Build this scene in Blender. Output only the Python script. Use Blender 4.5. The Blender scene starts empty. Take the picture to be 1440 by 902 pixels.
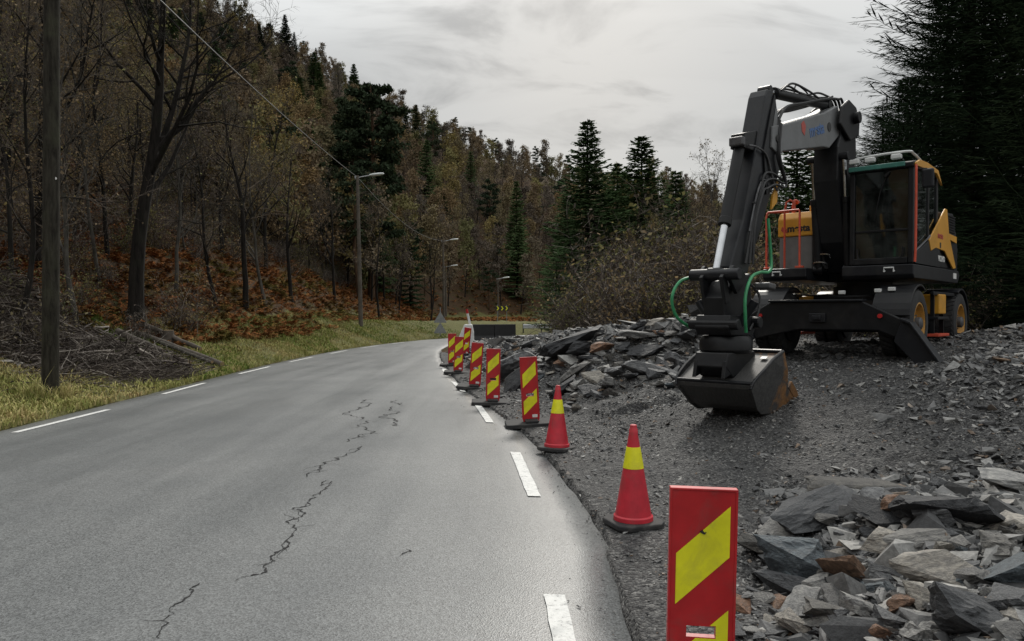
import bpy, bmesh, math, random
import numpy as np
from mathutils import Vector, Matrix, Euler, noise as mnoise
R = math.radians
rng = np.random.default_rng(7)
random.seed(7)
scene = bpy.context.scene
C = scene.collection

# ------------------------------------------------------------ camera, world, sun, exposure
cam_d = bpy.data.cameras.new('camera'); cam = bpy.data.objects.new('camera', cam_d); C.objects.link(cam)
cam_d.sensor_width = 36.0; cam_d.lens = 36.0*1050/1440; cam_d.clip_start = 0.05; cam_d.clip_end = 2000
cam.location = (0, 0, 1.7); cam.rotation_euler = (R(90-0.545), 0, 0)
scene.camera = cam
SUN_EL, SUN_AZ = R(38), R(12)          # behind thin cloud ahead, a little right of the road
world = bpy.data.worlds.new('World'); scene.world = world; world.use_nodes = True
nt = world.node_tree; nt.nodes.clear()
def wn(t, **kw):
    n = nt.nodes.new(t)
    for k, v in kw.items(): setattr(n, k, v)
    return n
def wl(a, b): nt.links.new(a, b)
def wmath(op, a, b=None, c=None):
    n = wn('ShaderNodeMath', operation=op)
    for i, v in enumerate((a, b, c)):
        if v is None: continue
        if isinstance(v, (int, float)): n.inputs[i].default_value = v
        else: wl(v, n.inputs[i])
    return n.outputs[0]
tc = wn('ShaderNodeTexCoord'); sx = wn('ShaderNodeSeparateXYZ'); wl(tc.outputs['Generated'], sx.inputs[0])
zc = wmath('MAXIMUM', sx.outputs[2], 0.0)
den = wmath('ADD', zc, 0.16)
cx = wmath('DIVIDE', sx.outputs[0], den); cy = wmath('DIVIDE', sx.outputs[1], den)
cv = wn('ShaderNodeCombineXYZ'); wl(cx, cv.inputs[0]); wl(cy, cv.inputs[1])
def wnoise(scale, detail, rough, off):
    m = wn('ShaderNodeMapping'); m.inputs['Location'].default_value = off; m.inputs['Scale'].default_value = (1.0, 1.5, 1)
    wl(cv.outputs[0], m.inputs[0])
    n = wn('ShaderNodeTexNoise'); n.inputs['Scale'].default_value = scale; n.inputs['Detail'].default_value = detail
    n.inputs['Roughness'].default_value = rough; n.inputs['Distortion'].default_value = 0.5; wl(m.outputs[0], n.inputs['Vector'])
    return n.outputs['Fac']
n1 = wnoise(0.75, 3, 0.45, (3.1, 1.7, 0)); n2 = wnoise(2.0, 6, 0.58, (0.4, 8.2, 0))
r1 = wn('ShaderNodeMapRange'); r1.inputs[1].default_value = 0.34; r1.inputs[2].default_value = 0.66; wl(n1, r1.inputs[0])
r2 = wn('ShaderNodeMapRange'); r2.interpolation_type = 'SMOOTHSTEP'; r2.inputs[1].default_value = 0.47; r2.inputs[2].default_value = 0.70; wl(n2, r2.inputs[0])
lum = wmath('MULTIPLY_ADD', zc, 1.12, 0.245)                      # overcast sky: zenith brighter than horizon
lum = wmath('MULTIPLY', lum, wmath('MULTIPLY_ADD', r1.outputs[0], 0.34, 0.82))
lum = wmath('MULTIPLY', lum, wmath('SUBTRACT', 1.0, wmath('MULTIPLY', r2.outputs[0], 0.34)))
sd = Vector((math.sin(R(5))*math.cos(R(17)), math.cos(R(5))*math.cos(R(17)), math.sin(R(17))))
dp = wn('ShaderNodeVectorMath', operation='DOT_PRODUCT'); wl(tc.outputs['Generated'], dp.inputs[0]); dp.inputs[1].default_value = sd
glow = wmath('POWER', wmath('MAXIMUM', dp.outputs['Value'], 0.0), 36.0)
def wmix(fac, a, b, blend='MIX'):
    n = wn('ShaderNodeMix', data_type='RGBA', blend_type=blend)
    for s, v in ((n.inputs[0], fac), (n.inputs[6], a), (n.inputs[7], b)):
        if isinstance(v, (int, float)): s.default_value = v
        elif isinstance(v, tuple): s.default_value = v
        else: wl(v, s)
    return n.outputs[2]
tint = wmix(glow, (0.985, 1.0, 0.985, 1), (1.03, 1.0, 0.94, 1))
lum = wmath('MULTIPLY_ADD', glow, 0.10, lum)
sc = wn('ShaderNodeVectorMath', operation='SCALE'); wl(tint, sc.inputs[0]); wl(wmath('MULTIPLY', lum, 10.0), sc.inputs[3])
sky = wn('ShaderNodeTexSky', sky_type='NISHITA'); sky.sun_disc = False; sky.sun_elevation = SUN_EL; sky.sun_rotation = SUN_AZ
fin = wmix(0.06, sc.outputs[0], sky.outputs[0])
bg = wn('ShaderNodeBackground'); bg.inputs['Strength'].default_value = 0.1; wl(fin, bg.inputs['Color'])
wo = wn('ShaderNodeOutputWorld'); wl(bg.outputs[0], wo.inputs['Surface'])
sun_d = bpy.data.lights.new('sun', 'SUN'); sun_d.energy = 1.5; sun_d.angle = R(10); sun_d.color = (1.0, 0.95, 0.87)
sun = bpy.data.objects.new('sun', sun_d); C.objects.link(sun)
sv = Vector((math.sin(SUN_AZ)*math.cos(SUN_EL), math.cos(SUN_AZ)*math.cos(SUN_EL), math.sin(SUN_EL)))
sun.rotation_euler = sv.to_track_quat('Z', 'Y').to_euler(); sun.location = (0, 0, 60)
vs = scene.view_settings; vs.view_transform = 'Standard'; vs.look = 'None'; vs.exposure = 0.25; vs.gamma = 1.0; vs.use_curve_mapping = False
scene.render.engine = 'CYCLES'
scene.cycles.max_bounces = 6; scene.cycles.diffuse_bounces = 2; scene.cycles.glossy_bounces = 3; scene.cycles.transparent_max_bounces = 8

# ------------------------------------------------------------ materials
MATS = {}
class NB:
    def __init__(s, name):
        s.m = bpy.data.materials.new(name); s.m.use_nodes = True; s.t = s.m.node_tree
        s.b = s.t.nodes['Principled BSDF']; s.out = s.t.nodes['Material Output']; MATS[name] = s.m
    def n(s, t, **kw):
        n = s.t.nodes.new(t)
        for k, v in kw.items(): setattr(n, k, v)
        return n
    def l(s, a, b): s.t.links.new(a, b)
    def coord(s, which='Object'):
        return s.n('ShaderNodeTexCoord').outputs[which]
    def geo(s): return s.n('ShaderNodeNewGeometry').outputs['Position']
    def noise(s, scale, detail=3, rough=.5, vec=None, stretch=None, dist=0):
        n = s.n('ShaderNodeTexNoise'); n.inputs['Scale'].default_value = scale; n.inputs['Detail'].default_value = detail
        n.inputs['Roughness'].default_value = rough; n.inputs['Distortion'].default_value = dist
        v = vec if vec is not None else s.coord()
        if stretch:
            m = s.n('ShaderNodeMapping'); m.inputs['Scale'].default_value = stretch; s.l(v, m.inputs[0]); v = m.outputs[0]
        s.l(v, n.inputs['Vector']); return n.outputs['Fac']
    def ramp(s, fac, stops):
        r = s.n('ShaderNodeValToRGB'); e = r.color_ramp.elements
        while len(e) < len(stops): e.new(.5)
        for i, (p, c) in enumerate(stops):
            e[i].position = p; e[i].color = c if len(c) == 4 else (*c, 1)
        s.l(fac, r.inputs[0]); return r.outputs[0]
    def mr(s, v, a, b, c=0., d=1.):
        n = s.n('ShaderNodeMapRange')
        for i, x in enumerate((a, b, c, d)): n.inputs[i+1].default_value = x
        s.l(v, n.inputs[0]); return n.outputs[0]
    def mix(s, fac, a, b, blend='MIX'):
        n = s.n('ShaderNodeMix', data_type='RGBA', blend_type=blend)
        for k, v in ((0, fac), (6, a), (7, b)):
            if isinstance(v, (int, float)): n.inputs[k].default_value = v
            elif isinstance(v, tuple): n.inputs[k].default_value = v if len(v) == 4 else (*v, 1)
            else: s.l(v, n.inputs[k])
        return n.outputs[2]
    def math(s, op, a, b=None):
        n = s.n('ShaderNodeMath', operation=op)
        for i, v in enumerate((a, b)):
            if v is None: continue
            if isinstance(v, (int, float)): n.inputs[i].default_value = v
            else: s.l(v, n.inputs[i])
        return n.outputs[0]
    def rand(s): return s.n('ShaderNodeObjectInfo').outputs['Random']
    def color(s, c):
        if isinstance(c, tuple): s.b.inputs['Base Color'].default_value = (*c, 1) if len(c) == 3 else c
        else: s.l(c, s.b.inputs['Base Color'])
        return s
    def rough(s, v):
        if isinstance(v, (int, float)): s.b.inputs['Roughness'].default_value = v
        else: s.l(v, s.b.inputs['Roughness'])
        return s
    def spec(s, v): s.b.inputs['Specular IOR Level'].default_value = v; return s
    def bump(s, h, strength=.3, dist=.02):
        n = s.n('ShaderNodeBump'); n.inputs['Strength'].default_value = strength; n.inputs['Distance'].default_value = dist
        s.l(h, n.inputs['Height']); s.l(n.outputs[0], s.b.inputs['Normal']); return s
def simple(name, col, rough=.5, metal=0., var=.25, scale=6., dirt=None, dirt_amt=.5, spec=.5):
    k = NB(name); n = k.noise(scale, 4, .6)
    c2 = tuple(x*(1-var) for x in col); c3 = tuple(min(1, x*(1+var)) for x in col)
    c = k.ramp(n, [(.3, c2), (.7, c3)])
    if dirt:
        d = k.mr(k.noise(scale*.6, 6, .7, dist=.6), .5, .72, 0, dirt_amt); c = k.mix(d, c, dirt)
        k.rough(k.mr(d, 0, 1, rough, min(.95, rough+.35)))
    else: k.rough(k.mr(n, .2, .8, max(.05, rough-.08), rough+.08))
    k.color(c).spec(spec); k.b.inputs['Metallic'].default_value = metal
    return k.m
def leafy(name, stops, val=(.7, 1.3), transl=.0, rough=.8):
    k = NB(name); c = k.ramp(k.rand(), stops)
    n = k.mr(k.noise(1.3, 3, .6), .25, .75, *val)
    hs = k.n('ShaderNodeHueSaturation'); k.l(c, hs.inputs['Color']); k.l(n, hs.inputs['Value'])
    k.color(hs.outputs[0]).rough(1.0).spec(0.0)
    return k.m
# ------------------------------------------------------------ materials, setting
def asphalt():
    k = NB('asphalt'); p = k.geo()
    fine = k.noise(140, 2, .6, p); med = k.noise(38, 3, .6, p); big = k.noise(.45, 4, .55, p); streak = k.noise(.9, 4, .6, p, (1.3, .10, 1))
    v = k.n('ShaderNodeTexVoronoi'); v.inputs['Scale'].default_value = 95; k.l(p, v.inputs['Vector'])
    spk = k.mr(v.outputs['Color'], .1, .95, .42, 1.62)
    base = k.ramp(big, [(.3, (.112, .118, .120)), (.55, (.145, .150, .150)), (.75, (.175, .178, .177))])
    c = k.mix(1.0, base, k.ramp(streak, [(.3, (.90, .905, .915)), (.7, (1.07, 1.065, 1.06))]), 'MULTIPLY')
    gs = k.n('ShaderNodeCombineColor'); [k.l(spk, gs.inputs[i]) for i in range(3)]
    c = k.mix(.8, c, gs.outputs[0], 'MULTIPLY')
    c = k.mix(k.mr(fine, .62, .72, 0, .55), c, (.30, .31, .31)); c = k.mix(k.mr(med, .60, .70, 0, .5), c, (.035, .037, .04))
    k.color(c); k.rough(k.mr(streak, .3, .75, .33, .52)); k.spec(.55)
    h = k.math('ADD', k.math('MULTIPLY', v.outputs['Distance'], .6), k.math('MULTIPLY', fine, .5)); k.bump(h, .38, .006)
asphalt()
k = NB('road_paint'); n = k.noise(30, 5, .7, k.geo()); n2 = k.noise(7, 4, .6, k.geo())
k.color(k.mix(k.mr(n2, .52, .7, 0, .5), k.ramp(n, [(.32, (.25, .25, .25)), (.45, (.62, .62, .60)), (.8, (.74, .74, .72))]), (.30, .31, .31))).rough(.7).bump(n, .3, .004)
simple('crack_shade', (.010, .010, .011), .9, var=.4, scale=30)  # flat dark strips; the shade down inside open cracks is put into this colour
k = NB('gravel'); p = k.geo()
v = k.n('ShaderNodeTexVoronoi'); v.inputs['Scale'].default_value = 42; k.l(p, v.inputs['Vector'])
v2 = k.n('ShaderNodeTexVoronoi'); v2.inputs['Scale'].default_value = 15; k.l(p, v2.inputs['Vector'])
sp = k.n('ShaderNodeSeparateColor'); k.l(v.outputs['Color'], sp.inputs[0])
c = k.ramp(sp.outputs[0], [(0, (.018, .018, .019)), (.5, (.060, .060, .060)), (.85, (.125, .124, .12)), (1, (.24, .235, .225))])
big = k.noise(.7, 5, .65, p)
c = k.mix(k.mr(big, .35, .7, .0, .6), c, (.045, .044, .045))
k.color(c).rough(.75).spec(.4)
h = k.math('SUBTRACT', k.math('MULTIPLY', k.noise(60, 3, .6, p), .8), k.math('ADD', v.outputs['Distance'], v2.outputs['Distance'])); k.bump(h, 1.0, .03)
def rockmat(name, stops, grain=1.0):
    k = NB(name); o = k.coord(); r = k.rand()
    a = k.noise(9*grain, 6, .65, o, (1, 1, 3.2), .4); b = k.noise(40*grain, 4, .7, o); c = k.ramp(r, stops)
    c = k.mix(1.0, c, k.ramp(a, [(.30, (.34, .35, .37)), (.5, (.9, .9, .9)), (.70, (1.55, 1.53, 1.47))]), 'MULTIPLY')
    c = k.mix(k.mr(b, .6, .75, 0, .45), c, (.30, .29, .27))
    k.color(c).rough(k.mr(a, .3, .7, .5, .8)).spec(.45)
    k.bump(k.math('ADD', k.math('MULTIPLY', a, 1.0), k.math('MULTIPLY', b, .35)), .75, .035)
GREYS = [(0, (.040, .042, .046)), (.2, (.082, .085, .091)), (.45, (.155, .158, .163)), (.62, (.115, .109, .10)), (.8, (.25, .248, .241)), (1, (.34, .333, .318))]
rockmat('slate', GREYS)
rockmat('dark_slate', [(0, (.022, .023, .026)), (1, (.045, .047, .052))])
rockmat('blue_slate', [(0, (.075, .092, .105)), (1, (.11, .13, .145))])
rockmat('rust_stone', [(0, (.19, .105, .065)), (1, (.25, .16, .11))])
rockmat('beige_stone', [(0, (.24, .22, .195)), (1, (.33, .31, .275))])
def stones(name):
    k = NB(name); g = k.n('ShaderNodeNewGeometry'); r = g.outputs['Random Per Island']
    c = k.ramp(r, [(0, (.030, .031, .033)), (.3, (.08, .081, .083)), (.6, (.155, .155, .154)), (.84, (.26, .257, .247)), (.93, (.33, .32, .30)), (.955, (.20, .13, .08)), (1, (.09, .085, .08))])
    c = k.mix(1., c, k.ramp(k.noise(25, 4, .6), [(.3, (.6, .6, .6)), (.7, (1.3, 1.3, 1.3))]), 'MULTIPLY')
    k.color(c).rough(.65).spec(.45).bump(k.noise(70, 4, .6), .5, .01)
stones('gravel_stone')
# ground: grass verge, mossy bank, brown forest floor
k = NB('ground_soil'); p = k.geo(); at = k.n('ShaderNodeAttribute'); at.attribute_name = 'verge'
n = k.noise(.8, 6, .65, p); f = k.noise(9, 5, .7, p)
floor_c = k.ramp(f, [(.32, (.018, .013, .009)), (.5, (.055, .034, .018)), (.68, (.13, .062, .026))])
floor_c = k.mix(k.mr(n, .5, .68, 0, .8), floor_c, (.035, .042, .012))
grass_c = k.ramp(f, [(.3, (.06, .062, .022)), (.6, (.14, .135, .05)), (.8, (.20, .17, .075))])
wob = k.math('ADD', at.outputs['Fac'], k.mr(n, .3, .7, -.25, .25))
k.color(k.mix(k.mr(wob, .35, .65), floor_c, grass_c)).rough(.95).spec(.15).bump(f, .8, .08)
def bladesmat(name, stops, sc=.55):
    k = NB(name); p = k.geo(); g = k.n('ShaderNodeNewGeometry').outputs['Random Per Island']
    f = k.math('ADD', k.math('MULTIPLY', k.noise(sc, 4, .6, p), .75), k.math('MULTIPLY', g, .25))
    k.color(k.ramp(f, stops)).rough(1.0).spec(.0)
bladesmat('grass_blade', [(.30, (.17, .20, .06)), (.45, (.29, .285, .10)), (.58, (.43, .37, .17)), (.75, (.38, .27, .14))])
bladesmat('moss_blade', [(.3, (.09, .15, .03)), (.7, (.17, .21, .05))])
k = NB('bracken_frond'); p = k.geo(); g = k.n('ShaderNodeNewGeometry').outputs['Random Per Island']
c = k.ramp(k.noise(.33, 4, .65, p), [(.36, (.10, .085, .03)), (.44, (.14, .075, .032)), (.50, (.19, .082, .038)), (.56, (.23, .10, .044)), (.62, (.15, .10, .04)), (.70, (.10, .10, .032))])
k.color(k.mix(1., c, k.ramp(g, [(0, (.45, .45, .45)), (.5, (.9, .88, .85)), (.85, (1.3, 1.2, 1.0)), (1, (1.9, 1.8, 1.5))]), 'MULTIPLY')).rough(1.).spec(0.)
bladesmat('leaf_litter', [(.3, (.06, .035, .018)), (.5, (.13, .075, .03)), (.7, (.19, .12, .05))], 2)
def barkmat(name, a, b, c, sc=9):
    k = NB(name); n = k.noise(sc, 6, .7, None, (1, 1, .16), .4); m_ = k.noise(1.7, 4, .6)
    k.color(k.mix(k.mr(m_, .5, .7, 0, .6), k.ramp(n, [(.35, a), (.65, b)]), c)).rough(.95).spec(.15).bump(n, .8, .03)
barkmat('bark_dark', (.007, .006, .0055), (.027, .023, .020), (.020, .021, .014))
barkmat('bark_pale', (.030, .027, .023), (.125, .115, .10), (.06, .06, .042))
barkmat('bark_pine', (.04, .025, .016), (.11, .065, .04), (.06, .05, .035))
def twigmat(name, stops):
    k = NB(name); g = k.n('ShaderNodeNewGeometry').outputs['Random Per Island']; c = k.ramp(g, stops)
    k.color(k.mix(.7, c, k.ramp(k.noise(7, 4, .6), [(.3, (.5, .5, .5)), (.7, (1.4, 1.4, 1.4))]), 'MULTIPLY')).rough(.95).spec(.15)
twigmat('dead_twig', [(0, (.022, .017, .015)), (.4, (.062, .05, .043)), (.75, (.15, .127, .11)), (1, (.40, .36, .32))])
twigmat('dead_twig_dark', [(0, (.026, .021, .018)), (.5, (.07, .056, .047)), (.85, (.12, .098, .08)), (1, (.25, .22, .18))])
leafy('leaf_brown', [(0, (.17, .13, .085)), (.3, (.20, .145, .085)), (.55, (.19, .165, .095)), (.75, (.24, .165, .085)), (1, (.16, .135, .10))])
leafy('leaf_olive', [(0, (.15, .15, .07)), (.35, (.21, .19, .085)), (.6, (.26, .20, .085)), (.8, (.17, .175, .085)), (1, (.29, .22, .09))])
leafy('twig_haze', [(0, (.115, .096, .08)), (.5, (.145, .118, .095)), (1, (.13, .115, .10))])
leafy('needle_dark', [(0, (.017, .034, .019)), (.5, (.027, .048, .024)), (1, (.036, .056, .024))])
leafy('needle_fresh', [(0, (.060, .098, .044)), (1, (.088, .13, .056))])
leafy('needle_pine', [(0, (.028, .042, .026)), (1, (.050, .064, .036))])
leafy('needle_near', [(0, (.020, .034, .020)), (1, (.032, .046, .024))])
leafy('shrub_leaf', [(0, (.11, .12, .045)), (.5, (.17, .15, .06)), (1, (.14, .14, .06))])

# ------------------------------------------------------------ mesh helpers
def tag(o, label=None, cat=None, group=None, kind=None):
    if label: o['label'] = label
    if cat: o['category'] = cat
    if group: o['group'] = group
    if kind: o['kind'] = kind
    return o
def link(name, me, parent=None):
    o = bpy.data.objects.new(name, me); C.objects.link(o)
    if parent: o.parent = parent
    return o
def empty(name, loc=(0, 0, 0), rz=0.):
    o = bpy.data.objects.new(name, None); C.objects.link(o); o.location = loc; o.rotation_euler = (0, 0, rz); o.empty_display_size = .2
    return o
def np_mesh(name, V, F, mats, mi=None, smooth=False):
    """V (n,3); F list of index arrays of equal width (m,k) or a list of such arrays"""
    me = bpy.data.meshes.new(name); V = np.asarray(V, dtype=np.float32)
    Fs = F if isinstance(F, list) and not isinstance(F[0], tuple) else [F]
    Fs = [np.asarray(f, dtype=np.int32) for f in Fs if len(f)]
    loops = np.concatenate([f.ravel() for f in Fs]); tot = np.concatenate([np.full(len(f), f.shape[1], np.int32) for f in Fs])
    me.vertices.add(len(V)); me.vertices.foreach_set('co', V.ravel())
    me.loops.add(len(loops)); me.loops.foreach_set('vertex_index', loops)
    me.polygons.add(len(tot)); st = np.zeros(len(tot), np.int32); st[1:] = np.cumsum(tot)[:-1]
    me.polygons.foreach_set('loop_start', st); me.polygons.foreach_set('loop_total', tot)
    for m in (mats if isinstance(mats, (list, tuple)) else [mats]): me.materials.append(MATS[m])
    if mi is not None: me.polygons.foreach_set('material_index', np.asarray(mi, np.int32))
    me.polygons.foreach_set('use_smooth', np.full(len(tot), bool(smooth)))
    me.update(calc_edges=True); me.validate()
    return me
class MB:
    def __init__(s): s.V = []; s.F = []
    def add(s, vs, fs):
        o = len(s.V); s.V += [tuple(v) for v in vs]; s.F += [tuple(i+o for i in f) for f in fs]; return s
    def box(s, c, d, rot=None):
        x, y, z = (q/2 for q in d); P = [Vector((i, j, k)) for i in (-x, x) for j in (-y, y) for k in (-z, z)]
        if rot is not None:
            M = rot if isinstance(rot, Matrix) else Euler(rot).to_matrix(); P = [M @ p for p in P]
        return s.add([p+Vector(c) for p in P], [(0, 1, 3, 2), (4, 6, 7, 5), (0, 4, 5, 1), (2, 3, 7, 6), (0, 2, 6, 4), (1, 5, 7, 3)])
    def prism(s, poly, a, b, axis='y'):
        """poly of 2-D points extruded from a to b; axis y: (x,z), axis x: (y,z), axis z: (x,y)"""
        f = {'y': lambda p, t: (p[0], t, p[1]), 'x': lambda p, t: (t, p[0], p[1]), 'z': lambda p, t: (p[0], p[1], t)}[axis]
        n = len(poly); vs = [f(p, a) for p in poly]+[f(p, b) for p in poly]
        return s.add(vs, [tuple(range(n))[::-1], tuple(range(n, 2*n))]+[(i, (i+1) % n, n+(i+1) % n, n+i) for i in range(n)])
    def tube(s, pts, r, n=8, cap=True):
        pts = [Vector(p) for p in pts]; rs = r if isinstance(r, (list, tuple)) else [r]*len(pts); vs = []; up = None
        for i, p in enumerate(pts):
            t = (pts[min(i+1, len(pts)-1)]-pts[max(i-1, 0)]).normalized()
            if up is None: up = t.orthogonal().normalized()
            up = (up-t*up.dot(t)); up = up.normalized() if up.length > 1e-5 else t.orthogonal().normalized()
            b = t.cross(up)
            vs += [p+(up*math.cos(q)+b*math.sin(q))*rs[i] for q in (2*math.pi*j/n for j in range(n))]
        m = len(pts); fs = [(i*n+j, i*n+(j+1) % n, (i+1)*n+(j+1) % n, (i+1)*n+j) for i in range(m-1) for j in range(n)]
        if cap: fs += [tuple(range(n))[::-1], tuple((m-1)*n+j for j in range(n))]
        return s.add(vs, fs)
    def cyl(s, a, b, r, n=16): return s.tube([a, b], r, n)
    def lathe(s, prof, n=24, axis='z', c=(0, 0, 0), closed=False):
        vs = []
        for r, h in prof:
            for j in range(n):
                q = 2*math.pi*j/n; a, b = r*math.cos(q), r*math.sin(q)
                p = (a, b, h) if axis == 'z' else (a, h, b) if axis == 'y' else (h, a, b)
                vs.append((p[0]+c[0], p[1]+c[1], p[2]+c[2]))
        m = len(prof); fs = [(i*n+j, i*n+(j+1) % n, (i+1)*n+(j+1) % n, (i+1)*n+j) for i in range(m-1) for j in range(n)]
        if closed: fs += [((m-1)*n+j, (m-1)*n+(j+1) % n, (j+1) % n, j) for j in range(n)]
        elif True: fs += [tuple(range(n))[::-1], tuple((m-1)*n+j for j in range(n))]
        return s.add(vs, fs)
    def mesh(s, name, mat, smooth=False):
        me = bpy.data.meshes.new(name); me.from_pydata(s.V, [], s.F); me.materials.append(MATS[mat])
        bm = bmesh.new(); bm.from_mesh(me); bmesh.ops.recalc_face_normals(bm, faces=bm.faces); bm.to_mesh(me); bm.free()
        if smooth:
            for p in me.polygons: p.use_smooth = True
            me.set_sharp_from_angle(angle=R(38))
        return me
    def build(s, name, mat, parent=None, bevel=0., smooth=False, seg=2):
        o = link(name, s.mesh(name, mat, smooth), parent)
        if bevel:
            b = o.modifiers.new('bevel', 'BEVEL'); b.width = bevel; b.segments = seg; b.limit_method = 'ANGLE'; b.angle_limit = R(35)
        return o
def curve(pts, n=8):
    """Catmull-Rom through the points"""
    P = [Vector(p) for p in pts]; P = [2*P[0]-P[1]]+P+[2*P[-1]-P[-2]]; out = []
    for i in range(1, len(P)-2):
        for k in range(n):
            t = k/n; a, b, c, d = P[i-1:i+3]
            out.append(.5*((2*b)+(c-a)*t+(2*a-5*b+4*c-d)*t*t+(3*b-a-3*c+d)*t**3))
    return out+[P[-2]]
def scatter_join(protos, pos, rot, scale, idx):
    """protos: list of (V,F) triangles; pos (n,3), rot (n,3,3), scale (n,3) -> V,F of one joined mesh"""
    VV, FF, off = [], [], 0
    for k, (V, F) in enumerate(protos):
        sel = np.where(idx == k)[0]
        if not len(sel): continue
        P = np.einsum('nij,nvj->nvi', rot[sel], V[None]*scale[sel][:, None, :])+pos[sel][:, None, :]
        VV.append(P.reshape(-1, 3)); FF.append((F[None]+(np.arange(len(sel))*len(V))[:, None, None]+off).reshape(-1, F.shape[1])); off += len(sel)*len(V)
    return np.concatenate(VV), np.concatenate(FF)
def rotz(a):
    c, s = np.cos(a), np.sin(a); o = np.zeros_like(a); i = np.ones_like(a)
    return np.stack([np.stack([c, -s, o], -1), np.stack([s, c, o], -1), np.stack([o, o, i], -1)], -2)
def rotx(a):
    c, s = np.cos(a), np.sin(a); o = np.zeros_like(a); i = np.ones_like(a)
    return np.stack([np.stack([i, o, o], -1), np.stack([o, c, -s], -1), np.stack([o, s, c], -1)], -2)

# ------------------------------------------------------------ the lie of the land
SEC = [((-7.3, -8), (.80, -8)), ((-7.35, 0), (.74, 0)), ((-7.4, 3), (.70, 3)), ((-7.42, 5), (.68, 5)), ((-7.44, 6.2), (.71, 6.2)), ((-7.45, 7.8), (.58, 7.8)), ((-7.5, 10.9), (.18, 10.9)),
       ((-7.65, 13.8), (-.40, 13.8)), ((-7.85, 18), (-1.22, 18)), ((-8.15, 24), (-2.1, 24)), ((-8.2, 30), (-2.9, 30)), ((-7.95, 36), (-3.35, 36)), ((-7.0, 43), (-3.3, 43)),
       ((-5.2, 50), (-1.9, 48.6)), ((-1.6, 57), (.9, 52.5)), ((4, 61.2), (5.2, 55.5)), ((14, 64), (14, 57.5)), ((30, 66), (30, 59.5)), ((60, 68), (60, 61.5))]
LEFT = np.array([tuple(p)[:2] for p in curve([(*a, 0) for a, b in SEC], 8)]); RIGHT = np.array([tuple(p)[:2] for p in curve([(*b, 0) for a, b in SEC], 8)])
FOOT = np.array([(-9.6, -60), (-9.6, 12), (-11.3, 19), (-11.3, 24.5), (-10.4, 33), (-10.0, 50), (-10, 66), (-9, 90), (2, 106), (30, 126), (90, 150), (300, 190)], float)
def sdist(x, y, L):
    """distance to a polyline, positive on its left"""
    sh = x.shape; P = np.stack([x.ravel(), y.ravel()], -1); best = np.full(len(P), 1e9); sgn = np.ones(len(P))
    for a, b in zip(L[:-1], L[1:]):
        d = b-a; t = np.clip(((P-a)@d)/(d@d), 0, 1); q = P-(a+t[:, None]*d); dd = np.hypot(q[:, 0], q[:, 1])
        side = d[0]*q[:, 1]-d[1]*q[:, 0]; m = dd < best-1e-9; best[m] = dd[m]; sgn[m] = np.where(side[m] >= 0, 1, -1)
    return (best*sgn).reshape(sh)
def sstep(x, a, b):
    t = np.clip((x-a)/(b-a), 0, 1); return t*t*(3-2*t)
def vnoise(x, y, s, seed=0.):
    """cheap smooth value noise, 0..1"""
    x = x/s+seed*17.3; y = y/s-seed*9.1; xi, yi = np.floor(x), np.floor(y); u, v = x-xi, y-yi; u, v = u*u*(3-2*u), v*v*(3-2*v)
    h = lambda a, b: np.modf(np.abs(np.sin(a*127.1+b*311.7)*43758.5453))[0]
    return (h(xi, yi)*(1-u)+h(xi+1, yi)*u)*(1-v)+(h(xi, yi+1)*(1-u)+h(xi+1, yi+1)*u)*v
def smin(a, b, k):
    h = np.clip(.5+.5*(b-a)/k, 0, 1); return b*(1-h)+a*h-k*h*(1-h)
CX = np.array([-300, -150, -108, -73, -34, 8, 37, 59, 100, 300.]); CZ = np.array([160, 138, 110, 85, 54, 36, 33, 30, 27, 27.])
PILE = np.array([(3.6, 14.9), (2.5, 16.0), (1.0, 20), (-.1, 26), (-1.2, 33)], float)
def pad(x, y):
    """excavated stone platform right of the road"""
    d = -sdist(x, y, RIGHT)
    pl = .38+.165*(x-3.1)+.12*(y-10.2)
    pl = -smin(-pl, np.zeros_like(pl)-.0, .25)                    # smooth max(pl,0)
    pl = smin(pl, np.interp(y, [13, 16, 21, 27, 33], [1.1, 1.05, .85, .62, .5])+(1.1-np.interp(y, [13, 16, 21, 27, 33], [1.1, 1.05, .85, .62, .5]))*sstep(x, 3.2, 6), .3)
    w = np.where(y > 11.5, sstep(d, .25, 2.3), sstep(d, .2, 3.0))
    z = pl*w
    pd = np.abs(sdist(x, y, PILE)); z = z+np.interp(y, [13, 14.5, 17, 20, 33], [0, .62, .40, .16, .05])*(1-sstep(pd, .2, 1.7))*sstep(d, .2, 1.4)
    hl = x-(.75+.33*(y-2.2))                                      # near rubble heap
    z = z+.34*sstep(hl, .1, 1.1)*(1-sstep(y, 5.0, 7.2))*sstep(y, .5, 2.4)
    z = z+.30*np.exp(-((x-6.4)**2/1.6+(y-9.3)**2/.9))+.35*np.exp(-((x-9.3)**2/3+(y-13.2)**2/2.2))
    return z
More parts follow.
